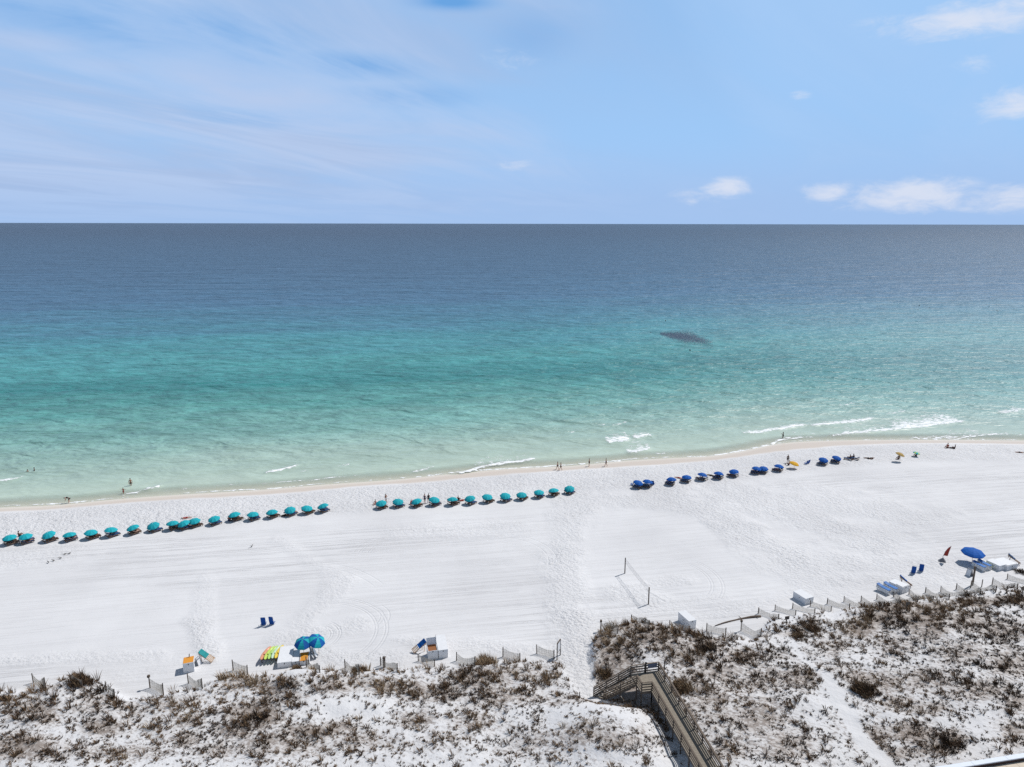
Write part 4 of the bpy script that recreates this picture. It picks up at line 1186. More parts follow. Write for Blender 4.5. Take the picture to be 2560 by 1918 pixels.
# ================================================================== slat fences
FENCES = [  # post A base, top; post B base, top
    ((-22, 1730), (-24, 1711), (1, 1734), (0, 1715)), ((83.6, 1707), (82.5, 1684), (115, 1723), (114.6, 1694)), ((178, 1707), (177, 1686), (206, 1719), (204, 1700)), ((266, 1728), (263, 1704), (287, 1746), (286, 1723)),
    ((375, 1720), (373, 1693), (408.7, 1738), (403, 1706.7)), ((471, 1709), (468, 1684), (506, 1722), (500.6, 1696.6)), ((583, 1676), (582, 1650), (619, 1687), (616, 1663)), ((766.5, 1668), (769, 1641.5), (800, 1682), (798.7, 1664)),
    ((863, 1670), (864, 1649), (898, 1686), (898, 1661)), ((951.5, 1664), (953, 1642.5), (993, 1679), (992.6, 1658.7)), ((1046, 1653), (1046, 1635), (1086, 1667), (1086, 1649.5)), ((1141, 1652), (1141.5, 1630.6), (1187, 1667), (1187.5, 1641)),
    ((1257, 1642), (1257.5, 1618), (1300, 1653.5), (1299.5, 1633)), ((1342, 1634), (1342, 1612), (1385, 1648.5), (1382, 1625)),
    ((1501, 1577), (1502, 1554.5), (1544, 1584), (1544, 1566)), ((1578, 1555), (1579, 1537), (1622.7, 1567.5), (1622.7, 1551)), ((1674, 1571), (1676, 1551), (1723, 1578), (1723, 1566)), ((1766, 1578), (1768, 1558), (1814.4, 1589), (1814, 1569.7)),
    ((1852.5, 1577), (1853.5, 1554.5), (1902.4, 1591), (1903, 1570.7)), ((1895, 1534.3), (1895.5, 1519), (1947, 1548), (1948, 1535)), ((1937.6, 1526.6), (1937.6, 1515.5), (1989, 1538.5), (1989, 1529)), ((1981, 1522), (1981.6, 1510), (2037, 1534), (2036, 1526)),
    ((2026, 1516), (2026, 1506), (2077.6, 1528.5), (2078, 1521)), ((2067.4, 1510), (2067.7, 1501.6), (2124, 1522.5), (2124, 1516)), ((2110, 1505), (2110, 1497), (2160, 1519), (2160, 1512)), ((2152.6, 1504), (2153, 1492), (2210.5, 1517), (2210.5, 1505)),
    ((2192, 1499), (2192.5, 1488), (2251, 1512), (2252, 1502.5)), ((2234, 1493), (2234.6, 1482), (2294, 1505), (2294, 1499)), ((2272.6, 1486.5), (2273, 1478), (2332.6, 1503), (2334, 1490)), ((2313, 1482), (2313.6, 1472), (2372.6, 1499), (2373, 1485)),
    ((2352, 1480), (2353, 1465.5), (2413, 1492.5), (2414, 1479.7)), ((2390, 1474), (2391, 1458.7), (2451, 1486), (2452.6, 1471.6)), ((2426, 1470), (2428.9, 1452), (2489, 1481), (2491, 1464.8)), ((2480, 1462), (2481.8, 1444), (2543.5, 1472), (2545.5, 1458.7)),
    ((2518, 1448), (2518, 1439), (2582, 1463), (2582, 1452))]


def fence(label, Ab, At, Bb, Bt, group, capped=False):
    a, b_ = gp3(Ab), gp3(Bb)
    ha = min(max(top_height(a, *At), .85), 1.5); hb = min(max(top_height(b_, *Bt), .75), 1.45)
    t = thing('slat_fence', label, 'slat fence', a, 0, group)
    d = b_ - a; L = math.hypot(d.x, d.y); ux = Vector((d.x / L, d.y / L, 0))
    for q, hh, cp in ((Vector((0, 0, 0)), ha, capped), (d, hb, False)):
        p_ = MB(); lx = random.uniform(-.05, .05); p_.tube([q + Vector((0, 0, -.35)), q + Vector((lx, .02, hh))], [.062, .055], 7)
        if cp:
            p_.box(q + Vector((lx, 0, hh + .1)), (.24, .24, .26))
        p_.build('post', M_post, t)
    n = max(8, int(L / .115)); pl = MB()
    for i in range(1, n):
        s = i / n; q = d * s; zg = gz(a.x + q.x, a.y + q.y) - a.z
        sag = 1 - .22 * math.sin(math.pi * s) ** 1.1
        top = (ha * (1 - s) + hb * s) * .93 * sag; w_ = .045
        q = Vector((q.x, q.y, zg)); bow = Vector((-ux.y, ux.x, 0)) * (.12 * math.sin(math.pi * s))
        c_ = q + bow; le = random.uniform(-.02, .02)
        pl.bar(c_ + Vector((0, 0, -.05)), c_ + Vector((le, 0, top + random.uniform(-.02, .02))), w_, .014, up=(-ux.y, ux.x, 0))
    pl.build('fence_panel', M_lath, t)
    w_ = MB()
    for fr in (.25, .6, .85):
        pp = []
        for i in range(0, 9):
            s = i / 8; q = d * s; zg = gz(a.x + q.x, a.y + q.y) - a.z; sag = 1 - .22 * math.sin(math.pi * s) ** 1.1
            pp.append(Vector((q.x, q.y, zg + (ha * (1 - s) + hb * s) * .93 * sag * fr)) + Vector((-ux.y, ux.x, 0)) * (.12 * math.sin(math.pi * s) + .014))
        w_.tube(pp, .006, 4)
    w_.build('wire', M_dark, t)


for i, fz_ in enumerate(FENCES):
    if i < 14:
        lb = f"weathered slat fence between two posts, {ORD[i]} from the left, left of the sand lane"; gr = 'slat fences left of the sand lane'
    elif i < 19:
        lb = f"weathered slat fence between two posts, {ORD[i - 14]} from the sand lane, right of it"; gr = 'slat fences between the sand lane and the log'
    else:
        lb = f"weathered slat fence, {ORD[i - 19]} of the staggered row that starts past the log"; gr = 'staggered slat fences at the right'
    fence(lb, *fz_, gr, i in (4, 14, 18))

# driftwood
a, b_ = gp3((1787, 1566)), gp3((1903, 1544))
lg = thing('driftwood_log', 'long thin dark driftwood trunk half buried beside the fences', 'driftwood', a)
d = b_ - a; pts = []; rr = []
for i in range(11):
    s = i / 10; q = d * s + Vector((0, .5 * math.sin(math.pi * s * .9), 0)); q.z = gz(a.x + q.x, a.y + q.y) - a.z + .06 + .05 * math.sin(s * 9); pts.append(q); rr.append(.05 + .13 * s - (.04 if i == 10 else 0))
tb_ = MB(); tb_.tube(pts, rr, 8); tb_.build('trunk', M_log, lg, True)
kb = MB(); kb.tube([pts[6], pts[6] + Vector((-.3, .35, .18))], [.07, .03], 6); kb.tube([pts[9], pts[9] + Vector((.25, -.3, .1))], [.08, .03], 6); kb.build('limb', M_log, lg, True)

# volleyball net
a, b_ = gp3((1562, 1433.5)), gp3((1621, 1511)); hA = top_height(a, 1564.5, 1395); hB = top_height(b_, 1622, 1468.5)
vb = thing('volleyball_net', 'beach volleyball net strung between two tall dark posts', 'volleyball net', (a + b_) / 2); o_ = vb.location
for q, hh in ((a, hA), (b_, hB)):
    p_ = MB(); p_.bar(q - o_ - Vector((0, 0, .4)), q - o_ + Vector((0, 0, hh)), .13, .13, up=(0, 1, 0)); p_.build('post', M_post, vb)
nb = MB(); ta = a - o_ + Vector((0, 0, hA - .06)); tb_ = b_ - o_ + Vector((0, 0, hB - .06)); N = 46
sg = lambda s: Vector((0, 0, -.10 * math.sin(math.pi * s)))
for k in range(6):
    dz = Vector((0, 0, -.13 * k)); pp = [ta.lerp(tb_, i / 12) + sg(i / 12) + dz for i in range(13)]; nb.tube(pp, .013 if k in (0, 5) else .005, 4)
for i in range(1, N):
    s = i / N; q = ta.lerp(tb_, s) + sg(s); nb.bar(q, q + Vector((0, 0, -.65)), .008, .008, up=(0, 1, 0))
nb.build('netting', M_net, vb)

# ================================================================== boardwalk
ZD = 1.9; RH = 1.06; ZC = ZD + RH


def U3(px, py, z):
    q = unproj(px, py, z); return Vector((q[0], q[1], z))


A_, B_, C_ = U3(1577.8, 1664, ZC), U3(1647, 1655, ZC), U3(1809, 1918, ZC)
E_, F_, G_, H_ = U3(1593, 1687.5, ZC), U3(1604.8, 1707, ZC), U3(1630.8, 1704.5, ZC), U3(1755, 1918, ZC)
ext = (C_ - B_).normalized() * 9.0
C_ = C_ + ext; H_ = H_ + (H_ - G_).normalized() * 9.0
L0, R0 = gp3((1484, 1741)), gp3((1509, 1749))
org = Vector((G_.x, G_.y, 0))
bw = thing('boardwalk', 'weathered timber boardwalk with railings and stairs down to the sand', 'boardwalk', org)
dn = lambda v, z: Vector((v.x - org.x, v.y - org.y, z))
# planks: clip strips of boards against the plan outline
polyl = [A_, E_, F_, G_, B_]
walk = [G_, H_, C_, B_]


def planks(mb, poly, dirv, pitch=.15, gap=.009, th=.04):
    d = Vector((dirv.x, dirv.y, 0)).normalized(); nrm = Vector((-d.y, d.x, 0))
    pp = [Vector((q.x - org.x, q.y - org.y, 0)) for q in poly]
    s0 = min(q.dot(nrm) for q in pp); s1 = max(q.dot(nrm) for q in pp); s = s0 + pitch / 2
    while s < s1:
        ts = []
        for i in range(len(pp)):
            p_, q_ = pp[i], pp[(i + 1) % len(pp)]; a, b_ = p_.dot(nrm) - s, q_.dot(nrm) - s
            if a * b_ < 0:
                ts.append((p_ + (q_ - p_) * (a / (a - b_))).dot(d))
        ts.sort()
        for k in range(0, len(ts) - 1, 2):
            if ts[k + 1] - ts[k] > .1:
                z = ZD - th / 2 + random.uniform(-.004, .004)
                mb.bar(nrm * s + d * (ts[k] - .05) + Vector((0, 0, z)), nrm * s + d * (ts[k + 1] + .05) + Vector((0, 0, z)), pitch - gap, th)
        s += pitch


pm_ = MB(); planks(pm_, polyl, B_ - A_); pm_.build('landing', M_deck, bw)
pm_ = MB(); wd = (C_ - B_); planks(pm_, walk, Vector((-wd.y, wd.x, 0)))
pm_.build('walkway', M_deck, bw)
jb = MB()
for p_, q_ in ((G_, H_), (B_, C_), (A_, B_), (E_, F_), (F_, G_), (A_, E_)):
    jb.bar(dn(p_, ZD - .17), dn(q_, ZD - .17), .07, .24)
mid0, mid1 = (G_ + B_) / 2, (H_ + C_) / 2; jb.bar(dn(mid0, ZD - .18), dn(mid1, ZD - .18), .07, .24)
jb.build('joist', M_rail, bw)


def railing(p, q, zb0, zb1, heights, post_every=1.9, to_ground=False, hgt=RH, skip_first=False, hh=.14):
    """Boards and a flat cap rail from p to q; zb = walking height at each end; posts are sub-parts."""
    a, b_ = dn(p, zb0), dn(q, zb1); d = b_ - a; L = Vector((d.x, d.y, 0)).length
    rb = MB(); up = Vector((0, 0, 1))
    for k in heights:
        rb.bar(a + up * k, b_ + up * k, .04, hh)
    rb.bar(a + up * (hgt - .02), b_ + up * (hgt - .02), .16, .04)
    r_ = rb.build('railing', M_rail, bw)
    n = max(1, round(L / post_every))
    for i in range(1 if skip_first else 0, n + 1):
        s = i / n; c = a + d * s; g = gz(c.x + org.x, c.y + org.y)
        z0 = g - .3
        pb = MB(); pb.box((c.x, c.y, (z0 + c.z + hgt - .045) / 2), (.11, .11, c.z + hgt - .045 - z0)); pb.build('post', M_post if to_ground else M_rail, r_)
    return r_


HS = (.18, .50, .80)
railing(B_, C_, ZD, ZD, HS, 1.9)
railing(G_, H_, ZD, ZD, HS, 1.9, True)
railing(A_, B_, ZD, ZD, HS, 1.4)
railing(E_, F_, ZD, ZD, HS, 1.2, True)
railing(F_, G_, ZD, ZD, HS, 1.2, True, skip_first=True)
zs0 = L0.z + .12
railing(A_, Vector((L0.x, L0.y, 0)), ZD, zs0, (.18, .45, .72), 1.7, hgt=1.0, skip_first=True)
railing(E_, Vector((R0.x, R0.y, 0)), ZD, zs0, (.18, .45, .72), 1.7, True, hgt=1.0, skip_first=True)
# stairs
stb = MB(); n = 12
a0, a1 = dn(A_, ZD), dn(L0, zs0); b0, b1 = dn(E_, ZD), dn(R0, zs0)
for i in range(1, n + 1):
    s = i / (n + .3); p_ = a0.lerp(a1, s); q_ = b0.lerp(b1, s); z = ZD + (zs0 - ZD) * s
    p_.z = q_.z = z
    stb.bar(p_, q_, .21, .045)
stp = stb.build('stair_treads', M_deck, bw)
sg_ = MB()
for p_, q_ in ((a0, a1), (b0, b1)):
    sg_.bar(p_ + Vector((0, 0, -.12)), q_ + Vector((0, 0, -.12)), .06, .26)
sg_.build('stringer', M_rail, bw)
# panel and tall dark post on the far railing
u_ = (B_ - A_).normalized(); nn = Vector((-u_.y, u_.x, 0)) * -.06
pa = A_ + u_ * ((B_ - A_).length * .60); pb_ = A_ + u_ * ((B_ - A_).length * .93)
b_ = MB(); b_.bar(dn(pa + nn, ZD + .74), dn(pb_ + nn, ZD + .74), .03, .52); b_.build('notice_panel', mat('blue grey sign metal', (.16, .17, .22), .5, .1), bw)
pm2 = A_ + u_ * ((B_ - A_).length * .52)
b_ = MB(); c = dn(pm2 + nn * 1.8, 0); b_.box((c.x, c.y, ZD + .6), (.14, .14, 1.2)); b_.box((c.x, c.y, ZD + 1.22), (.2, .2, .1)); b_.build('dark_post', M_dark, bw)

# ================================================================== terrace at the lower right corner
ZT = 3.2
o1, o2 = U3(2333, 1918, ZT), U3(2560, 1882.5, ZT)
i1 = U3(2405, 1918, ZT)
u = (o2 - o1).normalized(); nv = Vector((u.y, -u.x, 0)); cw = abs((i1 - o1).dot(nv))
tw = thing('terrace_wall', 'low parapet wall with pale stone coping at the bottom right corner', 'wall', o1)
cb = MB(); L = -14.0
while L < 30:
    cb.bar(u * (L + .012) + nv * cw / 2 + Vector((0, 0, -.05)), u * (L + 3.55) + nv * cw / 2 + Vector((0, 0, -.05)), cw, .10); L += 3.56
cb.build('coping', M_coping, tw)
wb = MB(); wb.bar(u * -14 + nv * cw * .5 + Vector((0, 0, -1.8)), u * 30 + nv * cw * .5 + Vector((0, 0, -1.8)), cw * .82, 3.39); wb.build('wall_face', M_trim, tw)
M_pav, nt, b, out = new_mat('beige terrace paving')
tc_ = node(nt, 'ShaderNodeTexCoord'); mp_ = node(nt, 'ShaderNodeMapping', {'Vector': tc_.outputs['Object']})
br = node(nt, 'ShaderNodeTexBrick', {'Vector': mp_.outputs[0], 'Color1': (.50, .42, .33, 1), 'Color2': (.54, .46, .37, 1), 'Mortar': (.2, .16, .12, 1), 'Scale': 1.0, 'Mortar Size': .02, 'Brick Width': 1.15, 'Row Height': 1.15}); br.offset = 0.0
nz = node(nt, 'ShaderNodeTexNoise', {'Vector': tc_.outputs['Object'], 'Scale': 3., 'Detail': 5.})
nt.links.new(mixc(nt, .25, br.outputs[0], nz.outputs['Fac'], 'OVERLAY'), b.inputs['Base Color']); b.inputs['Roughness'].default_value = .7
pv_ = MB(); pv_.box((8, -6.0, -.25), (44, 12.0, .5))
pvo = pv_.build('terrace_paving', M_pav); ang = math.atan2(u.y, u.x); pvo.rotation_euler = (0, 0, ang); q = o1 + nv * (cw * .9); pvo.location = (q.x, q.y, ZT - .42); tag(pvo, 'beige paving of the terrace', kind='structure')

# ================================================================== dune plants
M_grass, nt, b, out = new_mat('dry dune grass')
a_t = node(nt, 'ShaderNodeAttribute', attribute_name='tone').outputs['Fac']
nt.links.new(ramp(nt, a_t, GRASS_RAMP), b.inputs['Base Color']); b.inputs['Roughness'].default_value = .75; b.inputs['Specular IOR Level'].default_value = .15


def blades(cx, cy, cz, hgt, rad, nb, tone, width, lean=.7, wind=(-.25, .12), tall=False):
    """Vectorised tufts: arrays of tuft centres, heights, radii -> verts, tris, tone."""
    rep = np.repeat(np.arange(len(cx)), nb); n = len(rep)
    a = rng.uniform(0, 2 * np.pi, n); rr = np.sqrt(rng.random(n)) * rad[rep] * .45
    bx = cx[rep] + rr * np.cos(a); by = cy[rep] + rr * np.sin(a); bz = cz[rep] - .03
    h = hgt[rep] * rng.uniform(.55, 1.1, n); le = lean * hgt[rep] * rng.uniform(.2, 1.1, n)
    tx = bx + np.cos(a) * le + wind[0] * h; ty = by + np.sin(a) * le + wind[1] * h; tz = bz + h
    mx = bx + (tx - bx) * .4; my = by + (ty - by) * .4; mz = bz + h * .62
    w = width[rep] * rng.uniform(.6, 1.3, n); a2 = rng.uniform(0, 2 * np.pi, n); sx = np.cos(a2) * w; sy = np.sin(a2) * w
    v = np.stack([np.stack([bx - sx * .7, by - sy * .7, bz], 1), np.stack([bx + sx * .7, by + sy * .7, bz], 1), np.stack([mx + sx, my + sy, mz], 1), np.stack([mx - sx, my - sy, mz], 1), np.stack([tx, ty, tz], 1)], 1).reshape(-1, 3)
    i = np.arange(n) * 5
    f = np.concatenate([np.stack([i, i + 1, i + 2], 1), np.stack([i, i + 2, i + 3], 1), np.stack([i + 3, i + 2, i + 4], 1)], 0)
    t = np.clip(tone[rep] + rng.normal(0, .15, n), 0, 1)
    return v, f, np.repeat(t, 5)


# candidate spots over the whole dune belt, thinned by the density map
NC = 330000
cx = rng.uniform(-75, 110, NC); cy = rng.uniform(44, 102, NC)
mk_, px_, py_ = dune_mask(cx, cy)
den = veg_density(px_, py_)
patchy = fbm(cx / 2.2, cy / 1.7, 3); patch2 = .65 * vn(cx / .62 + 40, cy / .50 + 9) + .35 * vn(cx / .27 + 3, cy / .24 + 77)
cov = np.clip(np.minimum(den, .82) * .72 + (patchy - .5) * .75 * np.minimum(den * 2, 1), .0, .74)
thr = .5 + (.5 - cov) * .46
pr = (sstep(thr - .03, thr + .07, patch2) * .62 + .05 * (den > .1)) * sstep(.15, .6, mk_) * sstep(.02, .10, den)
# no plants through the boardwalk or the terrace
def inside(poly, x, y):
    r = np.zeros(len(x), bool); n = len(poly)
    for i in range(n):
        a, b_ = poly[i], poly[(i + 1) % n]
        c = ((a.y > y) != (b_.y > y)) & (x < (b_.x - a.x) * (y - a.y) / (b_.y - a.y + 1e-9) + a.x); r ^= c
    return r


keepout = inside([A_, E_, F_, G_, H_, C_, B_], cx, cy) | inside([A_, L0, R0, E_], cx, cy)
vpx = (cx - o1.x) * nv.x + (cy - o1.y) * nv.y
inview = (px_ > -260) & (px_ < 2820) & (py_ < 2120)
ok = (rng.random(NC) < pr) & ~keepout & (vpx < -.2) & inview
cx, cy, px_, py_, den = cx[ok], cy[ok], px_[ok], py_[ok], den[ok]
cz = ground(cx, cy)
edge = np.interp(px_, EX, EY); front = sstep(150, 20, py_ - edge)          # taller tufts on the seaward side
n = len(cx)
big = (rng.random(n) < .035 + .06 * front * np.clip(den, 0, 1) + .02 * (den > .85))
hg = np.where(big, rng.uniform(.42, .85, n), rng.uniform(.09, .30, n)) * (.85 + .35 * front)
rd = np.where(big, rng.uniform(.3, .55, n), rng.uniform(.06, .18, n))
warm = fbm(cx / 6, cy / 6, 2)
tn = np.where(big, .54, .43) + (warm - .5) * .7 + .14 * front + rng.normal(0, .09, n)
print('tufts', n, big.sum())
V1, F1, T1 = blades(cx[big], cy[big], cz[big], hg[big], rd[big], 26, tn[big], np.full(big.sum(), .024), .75)
sm = ~big
V2, F2, T2 = blades(cx[sm], cy[sm], cz[sm], hg[sm], rd[sm], 8, tn[sm], np.full(sm.sum(), .026), 1.0, (-.3, .1))
V = np.concatenate([V1, V2]); FF = np.concatenate([F1, F2 + len(V1)]); T = np.concatenate([T1, T2])
o = put('dune_grass', np_mesh('dune_grass', V, FF, M_grass, {'tone': T}, False), None)
tag(o, 'brown dry dune grass scattered over the white sand', 'grass', kind='stuff')
# tall thin seed stalks along the seaward edge
ns = 5200; sx0 = rng.uniform(-70, 100, ns); sy0 = rng.uniform(55, 102, ns)
mk_, px_, py_ = dune_mask(sx0, sy0); e = np.interp(px_, EX, EY)
ok = (py_ - e > -2) & (py_ - e < 75) & (rng.random(ns) < .18 + .8 * sstep(.52, .68, fbm(sx0 / 4, sy0 / 4, 2))) & (mk_ > .2) & ~inside([A_, L0, R0, E_, G_, B_], sx0, sy0)
sx0, sy0 = sx0[ok], sy0[ok]; n = len(sx0); z0 = ground(sx0, sy0)
V, FF, T = blades(sx0, sy0, z0, rng.uniform(.7, 1.25, n), np.full(n, .12), 2, np.full(n, .86), np.full(n, .009), .12, (-.06, .03))
o = put('sea_oat_stalks', np_mesh('sea_oat_stalks', V, FF, M_grass, {'tone': T}, False), None)
tag(o, 'tall pale seed stalks along the front of the dunes', 'dune stalks', kind='stuff')
# shrubs that stand out one by one
SHR = [(2158, 1726, 1.7, .75, .40, 'rounded dark olive shrub alone in the right-hand dunes'), (199, 1706, 1.5, .8, .30, 'dark bushy shrub around the posts at the left fence line'), (1708, 1722, 1.5, .8, .66, 'tawny bush pressed against the right side of the boardwalk'),
       (1212, 1660, 1.2, 1.2, .80, 'tall tawny grass clump leaning beside the slat fence'), (2030, 1575, 1.0, .75, .42, 'dark shrub at the edge of the bare sand hollow'), (1514, 1690, .9, .7, .6, 'rusty brown bush left of the stair top'),
       (2370, 1862, 1.6, .6, .10, 'blackish low shrub at the bottom right'), (640, 1800, 1.4, .55, .12, 'blackish low shrub in the left-hand dunes'),
       (1765, 1622, 1.3, .7, .14, 'blackish shrub on the dune crest right of the boardwalk'), (900, 1683, .8, .9, .5, 'brown shrub grown through a slat fence at left centre'), (741, 1673, .5, .5, .5, 'brown grass clump in front of the low white box'),
       (2555, 1432, .9, .6, .2, 'dark shrub at the right edge below the boxes'), (2000, 1592, 1.1, .5, .45, 'flat brown shrub by the small footpath')]
M_stem = mat('shrub stem', (.07, .045, .03), .9, .2)
for (px, py, r, h, tn0, lb) in SHR:
    c = gp3((px, py)); t = thing('dune_shrub', lb, 'shrub', c)
    k = int((20 if tn0 > .2 else 9) * r * r) + 12; r *= 1.0 if tn0 > .2 else 1.35
    a = rng.uniform(0, 2 * np.pi, k); rr = rng.random(k) ** .62 * r * .95 * (.7 + .5 * np.sin(a * 3 + px) ** 2)
    xx, yy = rr * np.cos(a), rr * np.sin(a) * .8
    zz_ = np.array([gz(c.x + p_, c.y + q_) - c.z for p_, q_ in zip(xx, yy)])
    hh = h * (1 - .55 * (rr / r) ** 2) * rng.uniform(.7, 1.15, k)
    V, FF, T = blades(xx, yy, zz_, hh, np.full(k, .45), 26, np.clip(tn0 + .10 + rng.normal(0, .16, k), 0, 1), np.full(k, .02), .6)
    put('foliage', np_mesh('foliage', V, FF, M_grass, {'tone': T}, False), t)
    sb = MB()
    for i in range(7):
        a1 = rng.uniform(0, 6.28); sb.tube([(0, 0, -.1), (.2 * r * math.cos(a1), .2 * r * math.sin(a1), h * .35), (.5 * r * math.cos(a1), .5 * r * math.sin(a1), h * .7)], [.03, .02, .008], 5)
    sb.build('stem', M_stem, t)

# ================================================================== people
def skin_mesh(name, joints, edges, lvl=1):
    names = list(joints); me = bpy.data.meshes.new(name)
    me.from_pydata([joints[k][0] for k in names], [(names.index(a), names.index(b_)) for a, b_ in edges], [])
    o = bpy.data.objects.new(name, me); COL.objects.link(o)
    o.modifiers.new('Skin', 'SKIN')
    if not me.skin_vertices:
        bpy.context.view_layer.objects.active = o
    for i, k in enumerate(names):
        r = joints[k][1]; me.skin_vertices[0].data[i].radius = (r, r) if not isinstance(r, tuple) else r
        me.skin_vertices[0].data[i].use_root = (i == 0)
    s = o.modifiers.new('Sub', 'SUBSURF'); s.levels = lvl; s.render_levels = lvl
    dg = bpy.context.evaluated_depsgraph_get(); dg.update()
    out = bpy.data.meshes.new_from_object(o.evaluated_get(dg)); out.name = name
    bpy.data.objects.remove(o)
    for p_ in out.polygons:
        p_.use_smooth = True
    return out


def limb(p, q, bend, k=.5):
    return tuple(a + (b_ - a) * k + c for a, b_, c in zip(p, q, bend))


def pose_joints(pose):
    """Joint positions; x right, y facing forward, z up; feet at z=0."""
    S = {}
    hip, sh = .93, 1.42
    if pose in ('sit', 'lounge', 'lie'):
        if pose == 'sit':
            pel = (0, 0, .12); ch = (0, -.10, .42); nk = (0, -.12, .64); hd = (0, -.08, .80)
            kn = [(-.14, .38, .42), (.14, .36, .40)]; ft = [(-.14, .62, .06), (.14, .62, .06)]; toe = [(-.15, .78, .04), (.15, .78, .04)]
            el_ = [(-.28, .02, .36), (.28, .0, .34)]; ha = [(-.16, .27, .38), (.18, .25, .36)]
        elif pose == 'lounge':
            pel = (0, 0, .50); ch = (0, -.26, .66); nk = (0, -.42, .77); hd = (0, -.55, .85)
            kn = [(-.11, .42, .56), (.12, .44, .50)]; ft = [(-.11, .82, .48), (.12, .84, .46)]; toe = [(-.12, .87, .58), (.14, .88, .56)]
            el_ = [(-.30, -.18, .52), (.30, -.16, .53)]; ha = [(-.24, .10, .50), (.22, .12, .52)]
        else:
            pel = (0, 0, .12); ch = (0, -.32, .13); nk = (0, -.52, .14); hd = (0, -.68, .15)
            kn = [(-.12, .44, .13), (.13, .42, .14)]; ft = [(-.14, .84, .08), (.15, .84, .08)]; toe = [(-.17, .9, .16), (.18, .9, .16)]
            el_ = [(-.36, -.36, .08), (.36, -.30, .08)]; ha = [(-.30, -.62, .08), (.34, -.02, .07)]
    elif pose == 'bend':
        pel = (0, -.12, .92); ch = (0, .22, 1.08); nk = (0, .44, 1.10); hd = (0, .60, 1.04)
        kn = [(-.12, -.02, .48), (.12, .0, .48)]; ft = [(-.13, -.08, .07), (.13, -.02, .07)]; toe = [(-.14, .10, .03), (.14, .16, .03)]
        el_ = [(-.24, .40, .84), (.24, .42, .84)]; ha = [(-.20, .52, .60), (.20, .54, .60)]
    else:
        pel = (0, 0, hip); ch = (0, .0, 1.22); nk = (0, 0, 1.45); hd = (0, .02, 1.61)
        st = {'walk': .26, 'wade': .12}.get(pose, .03)
        kn = [(-.11, st * .55 + .03, .49), (.11, -st * .35 + .03, .49)]; ft = [(-.11, st, .07), (.12, -st * 1.1, .09)]; toe = [(-.12, st + .19, .03), (.13, -st * 1.1 + .17, .03)]
        el_ = [(-.27, -.08 - st * .3, 1.13), (.27, -.02 + st * .4, 1.13)]; ha = [(-.27, .06 - st * .5, .88), (.28, .14 + st * .6, .90)]
        if pose == 'arms_out':
            el_ = [(-.46, 0, 1.38), (.46, 0, 1.38)]; ha = [(-.72, .03, 1.42), (.72, .03, 1.40)]
        if pose == 'hold':
            el_ = [(-.28, .05, 1.16), (.28, .05, 1.16)]; ha = [(-.14, .34, 1.28), (.12, .33, 1.25)]
    J = {'pelvis': (pel, (.145, .105)), 'waist': (tuple((a + b_) / 2 for a, b_ in zip(pel, ch)), (.125, .095)), 'chest': (ch, (.155, .11))}
    upd = tuple(b_ - a for a, b_ in zip(ch, nk))
    shp = tuple(a + .72 * u for a, u in zip(ch, upd))
    J['upper'] = (shp, (.12, .085)); J['neck'] = (nk, .056); hv = tuple(b_ - a for a, b_ in zip(nk, hd)); hl = math.sqrt(sum(q * q for q in hv)) or 1
    hv = tuple(q / hl for q in hv)
    J['jaw'] = (tuple(a - .035 * q for a, q in zip(hd, hv)), (.066, .076)); J['skull'] = (tuple(a + .05 * q for a, q in zip(hd, hv)), (.076, .088)); J['crown'] = (tuple(a + .105 * q for a, q in zip(hd, hv)), (.05, .056))
    ed = [('pelvis', 'waist'), ('waist', 'chest'), ('chest', 'upper'), ('upper', 'neck'), ('neck', 'jaw'), ('jaw', 'skull'), ('skull', 'crown')]
    fwd = (0, 1, 0) if pose not in ('lie', 'lounge') else (0, .5, .85)
    if pose == 'bend':
        fwd = (0, .5, -.85)
    nose = tuple(a + .095 * f for a, f in zip(hd, fwd)); J['nose'] = (nose, .012); ed.append(('skull', 'nose'))
    for s, sg in ((0, -1), (1, 1)):
        L = 'lr'[s]
        J[L + 'sh'] = ((shp[0] + sg * .17, shp[1], shp[2] - (.0 if pose not in ('lie',) else .01)), .060); J[L + 'el'] = (el_[s], .043); J[L + 'wr'] = (ha[s], .030)
        dv = tuple(b_ - a for a, b_ in zip(el_[s], ha[s])); dl = math.sqrt(sum(q * q for q in dv)) or 1; dv = tuple(q / dl for q in dv)
        pm = tuple(a + .08 * q for a, q in zip(ha[s], dv)); J[L + 'palm'] = (pm, (.036, .020))
        ed += [('upper', L + 'sh'), (L + 'sh', L + 'el'), (L + 'el', L + 'wr'), (L + 'wr', L + 'palm')]
        for k in range(5):
            sp_ = (k - 2) * .018; ln_ = (.055, .085, .095, .088, .068)[k]
            side = Vector(dv).cross(Vector((0, 0, 1)) if abs(dv[2]) < .8 else Vector((0, 1, 0))).normalized()
            tip = Vector(pm) + Vector(dv) * (ln_ if k else .03) + side * (sp_ if k else -.055) + Vector((0, .012, -.008))
            J[f'{L}f{k}'] = (tuple(tip), .009); ed.append((L + 'palm', f'{L}f{k}'))
        J[L + 'hip'] = ((pel[0] + sg * .095, pel[1] + (.03 if pose in ('sit', 'lounge', 'lie') else 0), pel[2] - (.06 if pose not in ('sit', 'lounge', 'lie') else 0)), .095)
        J[L + 'kn'] = (kn[s], .060); J[L + 'cf'] = (tuple(a + (b_ - a) * .32 for a, b_ in zip(kn[s], ft[s])), .056); J[L + 'an'] = (ft[s], .038); J[L + 'toe'] = (toe[s], (.040, .024))
        ed += [('pelvis', L + 'hip'), (L + 'hip', L + 'kn'), (L + 'kn', L + 'cf'), (L + 'cf', L + 'an'), (L + 'an', L + 'toe')]
    return J, ed, hd, hv


PB = {}


